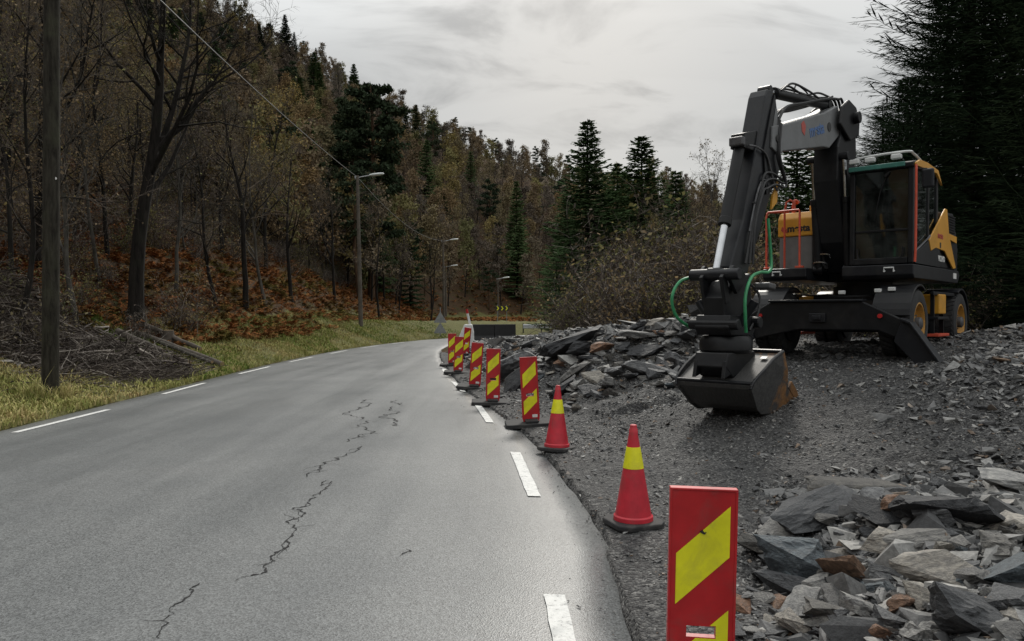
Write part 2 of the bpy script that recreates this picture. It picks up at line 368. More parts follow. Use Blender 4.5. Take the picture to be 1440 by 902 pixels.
def ground(x, y):
    x = np.asarray(x, float); y = np.asarray(y, float)
    s = sdist(x, y, FOOT); e = sdist(x, y, LEFT)
    ee = np.clip(e, 0, 3.2)
    z = ee*np.interp(y, [0, 19, 27, 45, 60, 300], [.05, .08, .28, .40, .30, .2])
    hill = np.maximum(s, 0); cap = np.interp(x, CX, CZ)*np.interp(y, [100, 220, 400], [1.0, 1.0, .85])
    hz = np.where(s > 0, smin(.60*hill*sstep(hill, -2.0, 3.0), cap, 14)+3.5*np.exp(-np.maximum(cap-.6*hill, 0)/4)*0, 0)
    hz = np.maximum(hz, 0)*np.where(s > 0, 1, 0)
    bump_ = (vnoise(x, y, 9, 1)-.5)*2.2+(vnoise(x, y, 3.3, 2)-.5)*.8
    z = z+hz+bump_*sstep(s, 1, 12)*np.interp(s, [0, 30], [.5, 2.2])
    z = z+(vnoise(x, y, 1.1, 3)-.5)*.22*sstep(e, .4, 2.0)
    d = -sdist(x, y, RIGHT)
    zr = pad(x, y)+(vnoise(x, y, 4, 5)-.5)*.5*sstep(d, 8, 16)
    zr = zr*np.interp(y, [0, 30, 50], [1, 1, .35])
    z = np.where(e > 0, z, np.where(d > 0, np.where(s > 0, z, zr), -.12))
    return z
class Lut:
    """bilinear lookup of a height function on a grid"""
    def __init__(s, f, x0, x1, y0, y1, h):
        s.a = (x0, y0, h); X, Y = np.meshgrid(np.arange(x0, x1+h, h), np.arange(y0, y1+h, h)); s.Z = f(X, Y)
    def __call__(s, x, y):
        x0, y0, h = s.a; u = np.clip((np.asarray(x, float)-x0)/h, 0, s.Z.shape[1]-1.001); v = np.clip((np.asarray(y, float)-y0)/h, 0, s.Z.shape[0]-1.001); i, j = u.astype(int), v.astype(int); a, b = u-i, v-j; Z = s.Z
        return (Z[j, i]*(1-a)+Z[j, i+1]*a)*(1-b)+(Z[j+1, i]*(1-a)+Z[j+1, i+1]*a)*b
GL = Lut(ground, -45, 25, 0, 115, .2)
def gz(x, y): return float(GL(x, y))

def grid_mesh(name, xs, ys, zf, mat):
    X, Y = np.meshgrid(xs, ys); Z = zf(X, Y); nx, ny = len(xs), len(ys)
    V = np.stack([X, Y, Z], -1).reshape(-1, 3); i = np.arange(nx*ny).reshape(ny, nx)
    F = np.stack([i[:-1, :-1], i[:-1, 1:], i[1:, 1:], i[1:, :-1]], -1).reshape(-1, 4)
    return np_mesh(name, V, F, mat, smooth=True), X, Y, Z
PADX, PADY = (-4.2, 14.0), (.3, 34.0)
def ground_under(X, Y):
    Z = ground(X, Y)
    inside = (X > PADX[0]+.5) & (X < PADX[1]-1.2) & (Y > PADY[0]+.6) & (Y < PADY[1]-1.5) & (sdist(X, Y, RIGHT) < 0)
    rd = (sdist(X, Y, LEFT) < .12) & (sdist(X, Y, RIGHT) > -.1)
    return np.where(inside, Z-.35, np.where(rd, np.minimum(Z, -.12), Z))
def nonuni(a, b, c, fine, grow, lim):
    out = [c]; h = fine
    while out[-1] < b: out.append(out[-1]+h); h = min(h*grow if out[-1] > lim[1] else fine, 9)
    lo = [c]; h = fine
    while lo[-1] > a: lo.append(lo[-1]-h); h = min(h*grow if lo[-1] < lim[0] else fine, 9)
    return np.array(sorted(set(out+lo)))
xs = nonuni(-420, 420, -9, .22, 1.06, (-15, -6)); ys = nonuni(-60, 420, 20, .30, 1.05, (8, 48))
gm, GX, GY, GZ = grid_mesh('ground', xs, ys, ground_under, 'ground_soil')
e_ = sdist(GX, GY, LEFT); s_ = sdist(GX, GY, FOOT); d_ = -sdist(GX, GY, RIGHT)
vg = np.where((e_ > 0), 1-sstep(s_, .3, 2.6), np.where(d_ > 0, .15, 0.)); vg = np.where((GY < 24) & (s_ > -.4) & (GX > -17), vg*.55, vg)
att = gm.attributes.new('verge', 'FLOAT', 'POINT'); att.data.foreach_set('value', vg.astype(np.float32).ravel())
ground_o = tag(link('ground', gm), 'grassy verge and leaf-strewn wooded hillside left of and beyond the road', kind='structure')

# asphalt, ragged at the right where it was dug away
nL = len(LEFT); COLS = 26; V = []
ly = np.linspace(0, 1, nL)
Lf = np.array([tuple(p)[:2] for p in curve([(*p, 0) for p in LEFT], 6)]); Rf = np.array([tuple(p)[:2] for p in curve([(*p, 0) for p in RIGHT], 6)])
for i in range(len(Lf)):
    a, b = Lf[i], Rf[i]; w = (b-a)/np.linalg.norm(b-a)
    j = .05*(vnoise(b[1:2]*1., b[:1]*0, .35, 4)[0]-.5)+.10*(vnoise(b[1:2], b[:1]*0, 1.3, 6)[0]-.5); jl = .05*(vnoise(a[1:2], a[:1]*0, .4, 8)[0]-.5)
    a2, b2 = a+w*jl, b+w*j
    row = [(*(a2-w*.02), -.16)]
    for k in range(COLS+1):
        t = k/COLS; p = a2+(b2-a2)*t; drop = -.045*max(0, (t-.93)/.07)**2
        row.append((p[0], p[1], .03*(1-(2*t-1)**2)-.03+drop+.004))
    row.append((*(b2+w*.03), -.16)); V += row
nc = COLS+3; idx = np.arange(len(Lf)*nc).reshape(len(Lf), nc)
F = np.stack([idx[:-1, :-1], idx[:-1, 1:], idx[1:, 1:], idx[1:, :-1]], -1).reshape(-1, 4)
road = tag(link('road', np_mesh('road', V, F, 'asphalt', smooth=True)), 'two-lane grey asphalt road bending away to the right, cracked', kind='structure')
def road_z(x, y):
    i = int(np.argmin(np.hypot(Lf[:, 0]+(Rf-Lf)[:, 0]*0-x, Lf[:, 1]-y))); a, b = Lf[i], Rf[i]
    t = float(np.clip(np.dot(np.array([x, y])-a, b-a)/np.dot(b-a, b-a), 0, 1)); return .03*(1-(2*t-1)**2)-.03+.004-.045*max(0, (t-.93)/.07)**2
def ribbon(name, pts, w, mat, parent, dz=.005, taper=False, jag=0.):
    P = np.array(pts, float); V = []; n = len(P)
    for i in range(n):
        t = P[min(i+1, n-1)]-P[max(i-1, 0)]; t /= np.linalg.norm(t); q = np.array([-t[1], t[0]])
        ww = (w[i] if isinstance(w, (list, np.ndarray)) else w)/2
        for s in (1, -1):
            p = P[i]+q*s*(ww+(random.random()-.5)*jag); V.append((p[0], p[1], road_z(*p)+dz))
    F = [(2*i, 2*i+1, 2*i+3, 2*i+2) for i in range(n-1)]
    return link(name, np_mesh(name, V, F, mat), parent)
LLx = ([9, 10.75, 13.3, 16, 21, 26, 29, 36, 45, 50], [-7.14, -7.17, -7.2, -7.44, -7.75, -7.87, -7.83, -7.6, -6.3, -4.9])
RLx = ([3, 4.5, 7, 9.25, 11.7, 14.2, 16.7, 19, 22.6, 30, 42], [.30, .26, .21, .04, -.34, -.66, -1.1, -1.5, -2.05, -2.75, -3.2])
def dash(T, y0, y1, w): 
    ys = np.linspace(y0, y1, 14); return ribbon('lane_marking', [(np.interp(y, *T), y) for y in ys], w, 'road_paint', road, .006, jag=.008)
for y0, y1 in ((10.75, 13.3), (15.9, 18.4), (21.2, 24.1), (26.4, 29.2), (31.8, 34.6), (37, 39.6), (42, 44.4)): dash(LLx, y0, y1, .115)
for y0, y1 in ((2.0, 4.55), (7.0, 9.25), (11.75, 14.1), (16.6, 19), (21.4, 23.6), (26.5, 28.5)): dash(RLx, y0, y1, .125)
def onroad(px, py): Y = 1050*1.7/(py-441); return ((px-720)/1050*Y, Y)
CR = [[(222, 900), (236, 868), (238, 856), (255, 848), (268, 836), (279, 822)], [(330, 818), (350, 812), (372, 806), (386, 790), (385, 782), (404, 768), (410, 752), (408, 744), (419, 730), (428, 722), (432, 708), (446, 696), (460, 688), (466, 678), (450, 684), (462, 676)],
      [(432, 672), (446, 662), (462, 650), (484, 642), (500, 636), (508, 628), (496, 632)], [(488, 622), (506, 615), (522, 610), (516, 603), (508, 600), (517, 592)], [(560, 600), (556, 590), (562, 580), (552, 572)], [(522, 562), (518, 572), (512, 590)], [(562, 782), (572, 776), (578, 775), (571, 772)], [(565, 570), (560, 563)]]
for c in CR:
    w = [onroad(*p) for p in c]; pts = [w[0]]
    for a, b in zip(w[:-1], w[1:]):
        seg = [a, b]
        for lv in range(5):
            if math.dist(seg[0], seg[1]) < .035: break
            ns = [seg[0]]
            for p, q in zip(seg[:-1], seg[1:]): L_ = math.dist(p, q); t_ = random.uniform(.35, .65); o_ = random.gauss(0, .17)*L_; ns += [(p[0]+(q[0]-p[0])*t_-(q[1]-p[1])/max(L_, 1e-6)*o_, p[1]+(q[1]-p[1])*t_+(q[0]-p[0])/max(L_, 1e-6)*o_), q]
            seg = ns
        pts += seg[1:]
    n = len(pts); yy = np.mean([p[1] for p in pts])
    ribbon('crack', pts, [(.006+.0013*yy)*(.2+1.5*random.random()**1.6)*min(1, (i+1)/3, (n-i)/3) for i in range(n)], 'crack_shade', road, .0035)
    for q in range(n//14):                                        # short side cracks
        p = random.choice(pts); az = random.uniform(0, 6.28); sp = [p]
        for j in range(random.randint(3, 7)): az += random.gauss(0, .6); sp.append((sp[-1][0]+math.cos(az)*.035, sp[-1][1]+math.sin(az)*.05))
        ribbon('crack', sp, [(.004+.0010*yy)*(1-i/len(sp))*random.uniform(.4, 1.1) for i in range(len(sp))], 'crack_shade', road, .0035)

# the stone platform
def pad_surface(X, Y):
    Z = ground(X, Y); d = -sdist(X, Y, RIGHT)
    Z = Z+(.09*(vnoise(X, Y, .55, 7)-.5)+.06*(vnoise(X, Y, .22, 8)-.5)+.045*(vnoise(X, Y, .10, 9)-.5))*sstep(d, .05, .8)*sstep(d, 0, .3)
    Z = np.where(d > 0, Z+.0-.030*(1-sstep(d, 0, .5)), -.2)
    edge = np.minimum(np.minimum(X-PADX[0], PADX[1]-X), np.minimum(Y-PADY[0], PADY[1]-Y))
    return Z-.5*(1-sstep(edge, 0, .9))
px_ = np.concatenate([np.arange(PADX[0], 8, .055), np.arange(8, PADX[1], .12)]); py_ = np.concatenate([np.arange(PADY[0], 14, .05), np.arange(14, PADY[1], .11)])
pm, PX, PY, PZ_ = grid_mesh('gravel_platform', px_, py_, pad_surface, 'gravel')
tag(link('gravel_platform', pm), 'dark crushed slate platform dug out beside the road', kind='structure')
PL = Lut(pad_surface, PADX[0], PADX[1], PADY[0], PADY[1], .06)
def psz(x, y): return float(PL(x, y))
# ------------------------------------------------------------ excavator
MUD = (.085, .078, .070)
simple('machine_black', (.0085, .009, .0105), .42, var=.3, scale=4, dirt=(.05, .047, .043), dirt_amt=.25, spec=.28)
simple('machine_charcoal', (.013, .014, .017), .40, var=.25, scale=4, dirt=(.06, .056, .05), dirt_amt=.25, spec=.28)
simple('boom_grey', (.15, .155, .16), .45, var=.15, scale=3, dirt=MUD, dirt_amt=.3)
simple('machine_yellow', (.62, .30, .028), .42, var=.12, scale=3, dirt=(.22, .15, .06), dirt_amt=.35)
simple('cabinet_grey', (.16, .155, .15), .6, var=.15, scale=5, dirt=MUD, dirt_amt=.3)
simple('rail_red', (.55, .075, .035), .5, var=.15, scale=8, dirt=(.18, .08, .05), dirt_amt=.3)
simple('tyre_rubber', (.020, .020, .021), .85, var=.3, scale=10, dirt=MUD, dirt_amt=.6)
simple('rim_yellow', (.50, .26, .05), .55, var=.2, scale=8, dirt=(.12, .09, .05), dirt_amt=.6)
simple('hose_black', (.018, .018, .019), .55, var=.3, scale=12)
simple('hose_green', (.035, .25, .10), .45, var=.25, scale=10)
simple('bare_steel', (.55, .56, .58), .22, metal=1., var=.1)
simple('worn_steel', (.11, .11, .115), .5, metal=.6, var=.4, scale=9, dirt=MUD, dirt_amt=.5)
simple('lamp_white', (.62, .63, .62), .35, var=.1)
simple('sticker_white', (.70, .70, .68), .5, var=.06)
simple('mark_black', (.02, .02, .02), .5)
simple('mark_blue', (.06, .13, .30), .5, var=.2, scale=20)
simple('mark_red', (.42, .07, .05), .5, var=.2, scale=20)
simple('seat_cloth', (.025, .025, .028), .9)
simple('visor_teal_reflection', (.05, .17, .14), .25, var=.15)  # tint strip over the windscreen, the glass reflection painted into its teal
simple('amber_lens', (.70, .32, .05), .3)
simple('red_lens', (.40, .02, .02), .3)
k = NB('bucket_steel'); o = k.coord(); n = k.noise(3.2, 6, .65, o, dist=.6); g = k.noise(18, 5, .7, o, (1, 5, 1))
z = k.n('ShaderNodeSeparateXYZ'); k.l(o, z.inputs[0])
worn = k.math('ADD', k.mr(z.outputs[0], 5.35, 4.5, 0, .6), k.mr(n, .35, .75, -.2, .4))
c = k.mix(k.mr(worn, .42, .62), k.ramp(g, [(.3, (.028, .028, .029)), (.7, (.085, .083, .08))]), k.ramp(g, [(.3, (.14, .065, .025)), (.7, (.30, .15, .055))]))
k.color(c).rough(.6).bump(g, .3, .01); k.b.inputs['Metallic'].default_value = .25
k = NB('cab_glass'); tr = k.n('ShaderNodeBsdfTransparent'); tr.inputs[0].default_value = (.38, .45, .43, 1)
gl = k.n('ShaderNodeBsdfGlossy'); gl.inputs['Roughness'].default_value = .04; gl.inputs['Color'].default_value = (.9, .95, .93, 1)
fr = k.n('ShaderNodeFresnel'); fr.inputs[0].default_value = 1.75; mx = k.n('ShaderNodeMixShader'); dn = k.noise(2.2, 5, .6)
df = k.n('ShaderNodeBsdfDiffuse'); df.inputs[0].default_value = (.30, .33, .31, 1); m2 = k.n('ShaderNodeMixShader')
k.l(fr.outputs[0], mx.inputs[0]); k.l(tr.outputs[0], mx.inputs[1]); k.l(gl.outputs[0], mx.inputs[2])
k.l(k.mr(dn, .45, .75, .01, .12), m2.inputs[0]); k.l(mx.outputs[0], m2.inputs[1]); k.l(df.outputs[0], m2.inputs[2]); k.l(m2.outputs[0], k.out.inputs[0])

def lettering(name, txt, size, mat, parent, loc, rot, ext=.002, spacing=1.0, bold=0.):
    cu = bpy.data.curves.new(name, 'FONT'); cu.body = txt; cu.size = size; cu.extrude = ext; cu.align_x = 'CENTER'; cu.align_y = 'CENTER'; cu.offset = bold; cu.space_character = spacing
    t = bpy.data.objects.new('tmp', cu); C.objects.link(t)
    me = bpy.data.meshes.new_from_object(t.evaluated_get(bpy.context.evaluated_depsgraph_get())); C.objects.unlink(t); bpy.data.objects.remove(t); bpy.data.curves.remove(cu)
    me.name = name; me.materials.clear(); me.materials.append(MATS[mat]); o = link(name, me, parent); o.location = loc; o.rotation_euler = rot
    return o
EX = empty('wheeled_excavator', (6.40, 13.57, 1.0), R(227.5))
tag(EX, 'black and yellow wheeled excavator parked on the stone platform with its bucket lowered', 'excavator')
W = -.12
# undercarriage
m = MB(); m.box((0, 0, .72), (3.1, .95, .42)); m.box((0, 0, .95), (1.6, 1.25, .14)); m.box((1.39, 0, .55), (.30, 1.5, .3)); m.box((-1.39, 0, .55), (.3, 1.5, .3)); m.box((1.75, 0, .72), (.5, .8, .36)); m.box((1.15, 0, .50), (.7, 1.3, .22)); m.box((-1.0, 0, .50), (.7, 1.3, .22))
m.build('chassis', 'machine_black', EX, .03)
MB().lathe([(.52, 1.02), (.52, 1.18), (.46, 1.18), (.46, 1.27)], 36).build('turntable', 'machine_charcoal', EX, smooth=True)
for ax in (1.39, -1.39): MB().cyl((ax, -1.1, .54), (ax, 1.1, .54), .12, 14).build('axle', 'machine_black', EX, smooth=True)
def wheel(x, s, steer=0.):
    w = empty('wheel', (x, s*1.02, .54)); w.parent = EX; w.rotation_euler = (0, 0, steer)
    t = MB(); t.lathe([(.34, -.24), (.44, -.25), (.515, -.225), (.53, -.19), (.53, -.02), (.49, -.012), (.49, .012), (.53, .02), (.53, .19), (.515, .225), (.44, .25), (.34, .24)], 44, 'y', closed=True)
    for i in range(36):
        a = 2*math.pi*(i+.5)/36
        for y0 in (-.12, .12):
            t.box((.532*math.cos(a), y0, .532*math.sin(a)), (.03, .17, .055), Matrix.Rotation(-a, 3, 'Y') @ Matrix.Rotation(.35 if y0 > 0 else -.35, 3, 'X'))
    t.build('tyre', 'tyre_rubber', w, smooth=True)
    rm = MB(); o_ = s*.20; rm.lathe([(.345, -.23*s), (.345, .23*s), (.31, .235*s), (.29, .15*s), (.27, .10*s), (.16, .10*s), (.14, .16*s), (.10, .17*s)], 32, 'y')
    rm.build('rim', 'rim_yellow', w, smooth=True)
    MB().lathe([(.335, -.232*s), (.33, -.275*s), (.2, -.29*s)], 24, 'y').build('brake_drum', 'machine_black', w, 0, True)
    hb = MB(); hb.lathe([(.10, .16*s), (.10, .25*s), (.07, .27*s)], 20, 'y')
    for i in range(10):
        a = 2*math.pi*i/10; hb.cyl((.13*math.cos(a), .13*s, .13*math.sin(a)), (.13*math.cos(a), .185*s, .13*math.sin(a)), .014, 6)
    hb.build('hub', 'worn_steel', w, smooth=True)
for x in (1.39, -1.39):
    for s in (1, -1): wheel(x, s)
def fender(x, s, a0, a1, mat):
    P = [(x+.62*math.cos(R(a)), .54+.62*math.sin(R(a))) for a in np.linspace(a0, a1, 12)]; Q = [(x+.585*math.cos(R(a)), .54+.585*math.sin(R(a))) for a in np.linspace(a1, a0, 12)]
    y0, y1 = sorted((s*.72, s*1.27)); return MB().prism(P+Q, y0, y1).build('mudguard', mat, EX, .008)
for s in (1, -1): fender(1.39, s, 12, 118, 'machine_black'); fender(-1.39, s, 62, 178, 'machine_charcoal')
# entry steps and side boxes
for s in (1, -1):
    MB().box((-.18, s*1.0, .86), (.44, .46, .34)).build('tool_box', 'machine_yellow', EX, .02)
    MB().box((-.45, s*1.17, 1.04), (1.5, .06, .06)).build('side_bar', 'machine_charcoal', EX, .01)
    MB().box((-.15, s*1.14, .62), (.75, .22, .05)).build('step', 'machine_charcoal', EX, .01)
    MB().box((-.15, s*1.16, .33), (.72, .20, .05)).build('step', 'rail_red', EX, .01)
    MB().prism([(-.48, .36), (-.44, .36), (-.44, 1.02), (-.48, 1.02)], s*1.12, s*1.18).build('step_bracket', 'machine_black', EX)
    MB().prism([(.16, .36), (.20, .36), (.20, 1.02), (.16, 1.02)], s*1.12, s*1.18).build('step_bracket', 'machine_black', EX)
# front stabiliser: arched plate, two outrigger legs
f0 = 2.02
MB().prism([(-1.3, .62), (-.84, .89), (.62, .89), (1.30, .56), (1.24, .28), (.86, .44), (-.36, .44), (-1.26, .24)], f0, f0+.10, 'x').build('stabiliser_plate', 'machine_black', EX, .015)
MB().box((f0+.04, -.11, .905), (.22, 1.5, .035)).build('stabiliser_top_flange', 'machine_charcoal', EX, .008)
for s in (1, -1):
    MB().prism([(s*1.22, .62), (s*1.34, .56), (s*1.79, -.10), (s*1.76, -.17), (s*1.50, -.17), (s*1.10, .28)], f0+.11, f0+.17, 'x').build('outrigger_leg', 'machine_charcoal', EX, .01)
    MB().prism([(s*1.20, .635), (s*1.34, .575), (s*1.80, -.10), (s*1.775, -.115), (s*1.33, .545), (s*1.19, .60)], f0-.04, f0+.24, 'x').build('outrigger_flange', 'machine_charcoal', EX, .006)
    MB().box((f0+.10, s*1.64, -.17), (.40, .36, .04)).build('outrigger_foot', 'worn_steel', EX, .01)
    MB().cyl((f0+.10, s*.95-.06, .66), (f0+.13, s*.95-.06, .66), .035, 14).build('reflector', 'red_lens', EX)
m = MB(); m.box((f0+.12, -.05, .63), (.06, .26, .14)); m.box((f0+.15, -.05, .63), (.05, .14, .07)); m.build('tow_bracket', 'machine_charcoal', EX, .01)
for y in (-.45, .45): MB().box((1.9, y, .62), (.3, .08, .4)).build('stabiliser_arm', 'machine_black', EX, .01)
for i, y in enumerate((.2, .75, .95)): MB().box((1.75, y, 1.04+.02*i), (.07, .10, .06)).build('fitting', 'lamp_white', EX, .01)
# upper deck
m = MB(); m.prism([(-1.3, 1.27), (1.5, 1.27), (1.57, 1.33), (1.57, 1.48), (-1.35, 1.48), (-1.45, 1.4)], -1.22, -.45); m.prism([(-1.3, 1.27), (.55, 1.27), (.55, 1.48), (-1.35, 1.48)], -.449, .149); m.prism([(-1.3, 1.25), (1.55, 1.25), (1.62, 1.31), (1.62, 1.47), (-1.35, 1.48), (-1.45, 1.4)], .15, 1.22)
m.build('deck', 'machine_charcoal', EX, .015)
for y, x in ((-.95, 1.57), (.88, 1.62)):
    h = MB(); h.tube([(x, y-.07, 1.37), (x+.05, y-.07, 1.36), (x+.05, y-.07, 1.42), (x+.05, y+.07, 1.42), (x+.05, y+.07, 1.36), (x, y+.07, 1.37)], .013, 6); h.build('work_lamp', 'lamp_white', EX)
# cab
CB = empty('cab', (0, 0, 0)); CB.parent = EX
y0, y1, x0, x1, zb, zt = .24, 1.2, .02, 1.56, 1.485, 3.10
def post(name, a, b, wx, wy, mat='machine_black', bevel=.015):
    a, b = Vector(a), Vector(b); mm = MB(); v = []
    for p in (a, b): v += [p+Vector((sx*wx/2, sy*wy/2, 0)) for sx, sy in ((-1, -1), (1, -1), (1, 1), (-1, 1))]
    mm.add(v, [(3, 2, 1, 0), (4, 5, 6, 7)]+[(i, (i+1) % 4, 4+(i+1) % 4, 4+i) for i in range(4)]); return mm.build(name, mat, CB, bevel)
for yy in (y0+.045, y1-.045):
    post('front_pillar', (x1-.05, yy, zb), (x1-.08, yy, zt-.05), .09, .08); post('rear_pillar', (x0+.05, yy, zb), (x0+.05, yy, zt-.05), .10, .08); 
post('door_pillar', (.62, y1-.03, zb), (.62, y1-.03, zt-.05), .06, .05)
m = MB(); m.prism([(x0-.02, zt-.10), (x1+.02, zt-.12), (x1+.03, zt-.04), (x1-.25, zt+.02), (x0+.25, zt+.03), (x0-.04, zt-.02)], y0-.01, y1+.01); m.build('roof', 'machine_black', CB, .02)
MB().prism([(x0-.06, zt-.22), (x0-.02, zt-.20), (x0+.22, zt-.0), (x0+.9, zt+.03), (x1-.2, zt+.01), (x1-.02, zt-.055), (x1-.02, zt-.10), (x0+.30, zt-.06)], y1+.012, y1+.045).build('roof_trim', 'machine_yellow', CB, .008)
MB().box((x1+.035, (y0+y1)/2-.05, zt-.065), (.05, .84, .075)).build('visor', 'visor_teal_reflection', CB, .01)
m = MB(); m.box(((x0+x1)/2, y0+.02, 1.75), (x1-x0-.2, .03, .5)); m.build('inner_side_panel', 'machine_black', CB, .01)
MB().box((x0+.03, (y0+y1)/2, 2.2), (.05, y1-y0-.16, 1.4)).build('back_panel', 'machine_black', CB, .01)
MB().box((x1-.03, (y0+y1)/2, 1.535), (.08, y1-y0-.17, .10)).build('windscreen_sill', 'machine_black', CB, .01)
MB().box((x1-.055, (y0+y1)/2, 2.02), (.03, y1-y0-.17, .035)).build('windscreen_bar', 'machine_black', CB, .006)
def pane(poly, a, b, axis): return MB().prism(poly, a, b, axis).build('window_pane', 'cab_glass', CB)
pane([(y0+.09, 2.04), (y1-.09, 2.04), (y1-.09, zt-.125), (y0+.09, zt-.125)], x1-.066, x1-.062, 'x')
pane([(y0+.09, 1.59), (y1-.09, 1.59), (y1-.09, 2.0), (y0+.09, 2.0)], x1-.060, x1-.056, 'x')
pane([(.655, 1.72), (x1-.11, 1.55), (x1-.12, zt-.12), (.655, zt-.12)], y1-.034, y1-.030, 'y')
pane([(x0+.105, 1.9), (.585, 1.75), (.585, zt-.12), (x0+.105, zt-.12)], y1-.034, y1-.030, 'y')
pane([(x0+.105, 2.0), (x1-.11, 2.0), (x1-.12, zt-.12), (x0+.105, zt-.12)], y0+.02, y0+.024, 'y')
MB().tube(curve([(x1+.0, y0+.13, 1.75), (x1-.0, y0+.14, 1.62), (x1+.0, y0+.22, 1.565), (x1, y1-.25, 1.565), (x1, y1-.16, 1.63), (x1, y1-.15, 1.75)], 4), .012, 6).build('windscreen_seal', 'machine_charcoal', CB)
MB().tube(curve([(x1+.02, y1+.03, 1.50), (x1+.02, y1+.04, 1.8), (x1-.0, y1+.04, 2.9), (x1-.03, y1+.03, 2.97)], 5), .019, 8).build('grab_rail', 'rail_red', CB, smooth=True)
MB().tube([(x1-.05, y1+.01, 1.66), (.75, y1+.01, 1.92), (.62, y1+.012, 1.98)], .016, 6).build('door_trim', 'worn_steel', CB)
MB().box((1.30, y1+.01, 2.02), (.14, .03, .045)).build('door_handle', 'machine_charcoal', CB, .008)
m = MB(); m.tube([(x1-.03, y1+.02, 2.95), (x1-.02, y1+.18, 2.93), (x1-.02, y1+.20, 2.90)], .011, 6); m.build('mirror_arm', 'machine_black', CB)
MB().box((x1-.02, y1+.20, 2.78), (.06, .17, .30)).build('mirror', 'machine_charcoal', CB, .03)
m = MB(); m.tube([(x1-.045, .80, 2.90), (x1-.045, .70, 2.62), (x1-.045, .62, 2.2)], .010, 6); m.tube([(x1-.05, .84, 2.96), (x1-.03, .78, 2.88)], .03, 8); m.build('wiper', 'machine_black', CB)
for y in (.32, .56, .95): MB().box((x1-.02, y, zt+.07), (.09, .15, .075)).build('roof_lamp', 'lamp_white', CB, .015)
m = MB(); m.tube(curve([(x1-.15, y0+.05, zt+.03), (x1-.1, y0+.1, zt+.13), (x1-.1, y1-.15, zt+.15), (x1-.3, y1-.07, zt+.13), (x0+.7, y1-.06, zt+.05)], 5), .02, 6); m.build('lamp_bar', 'lamp_white', CB, smooth=True)
m = MB(); m.prism([(.25, 1.9), (.85, 1.92), (.87, 2.05), (.42, 2.06), (.30, 2.62), (.18, 2.9), (.10, 2.88)], .48, .96); m.box((.5, .72, 1.68), (.4, .4, .4)); m.build('driver_seat', 'seat_cloth', CB, .04)
m = MB(); m.lathe([(.175, -.012), (.19, 0), (.175, .012), (.16, 0)], 24, closed=True); o = m.build('steering_wheel', 'machine_black', CB, smooth=True); o.location = (1.2, .72, 2.22); o.rotation_euler = (0, R(-35), 0)
MB().tube([(1.35, .72, 1.5), (1.28, .72, 1.9), (1.2, .72, 2.21)], .05, 8).build('steering_column', 'machine_black', CB)
m = MB(); m.box((.75, .40, 2.0), (.4, .12, .35)); m.box((.75, 1.02, 1.95), (.4, .12, .3)); m.box((1.32, .42, 2.2), (.05, .16, .22)); m.build('console', 'machine_black', CB, .02)
# hood and side panels behind the cab
m = MB(); m.prism([(-1.30, 1.485), (0.0, 1.485), (0.0, 2.45), (-1.15, 2.52), (-1.30, 2.45)], -1.2, 1.17); m.build('hood', 'machine_charcoal', EX, .03)
MB().prism([(-1.62, 1.4), (-1.31, 1.33), (-1.31, 2.3), (-1.5, 2.25), (-1.66, 1.9)], -1.15, 1.15).build('counterweight', 'machine_charcoal', EX, .06)
MB().prism([(-.02, 1.485), (1.48, 1.485), (1.48, 1.64), (.62, 1.92), (-.02, 1.95)], y1+.003, y1+.016).build('lower_door_panel', 'machine_charcoal', EX, .006)
MB().prism([(-.34, 2.52), (.72, 1.90), (.60, 1.73), (.30, 1.80), (-.30, 1.78), (-.92, 1.50), (-1.12, 1.52), (-.60, 2.10), (-.46, 2.52)], 1.172+.03, 1.172+.056).build('side_panel', 'machine_yellow', EX, .008)
MB().prism([(-1.28, 1.98), (-.68, 2.02), (-.62, 2.12), (-1.28, 2.10)], 1.19, 1.205).build('side_stripe', 'machine_yellow', EX, .004)
m = MB()
for i in range(7): m.box((-.92, 1.185, 2.17+.045*i), (.58, .02, .022))
m.build('grille', 'machine_black', EX)
tx = (R(90), 0, R(180))
lettering('lettering', 'mesta', .15, 'mark_red', EX, (.02, 1.232, 2.02), tx, bold=.004)
MB().box((.02, 1.232, 1.86), (.07, .006, .09)).build('emblem', 'mark_black', EX)
lettering('lettering', 'VOLVO', .13, 'sticker_white', EX, (-.10, 1.222, 1.63), tx, bold=.005)
MB().box((-1.05, 1.224, 1.375), (.22, .006, .1)).build('sticker', 'sticker_white', EX)
# right-hand tank cabinet, rails, filler cap
MB().box((.72, -.86, 1.78), (.56, .60, .60)).build('cabinet', 'cabinet_grey', EX, .02)
MB().prism([(.42, 2.083), (1.02, 2.083), (1.02, 2.40), (.93, 2.52), (.42, 2.52)], -1.18, -.54).build('tank_cover', 'machine_yellow', EX, .02)
lettering('lettering', 'mesta', .17, 'mark_black', EX, (1.024, -.80, 2.22), (R(90), 0, R(90)), bold=.006)
m = MB(); m.prism([(-1.12, 2.20), (-1.06, 2.15), (-1.05, 2.24), (-1.10, 2.27)], 1.022, 1.026, 'x'); m.prism([(-1.06, 2.19), (-1.00, 2.14), (-1.01, 2.23)], 1.022, 1.026, 'x'); m.build('emblem', 'mark_red', EX)
m = MB(); m.box((.85, -.60, 2.58), (.12, .12, .12)); m.build('filler_cap', 'amber_lens', EX, .03)
MB().tube(curve([(.75, -1.0, 2.52), (.75, -1.0, 2.66), (.72, -.98, 2.76), (.68, -.94, 2.72)], 4), .035, 8).build('exhaust_pipe', 'rail_red', EX, smooth=True)
def rail(pts, r=.019): MB().tube(pts, r, 8).build('hand_rail', 'rail_red', EX, smooth=True)
rail([(1.48, -1.19, 1.48), (1.48, -1.19, 2.44), (1.46, -1.17, 2.49), (1.46, -.62, 2.49), (1.48, -.60, 2.44), (1.48, -.60, 1.48)])
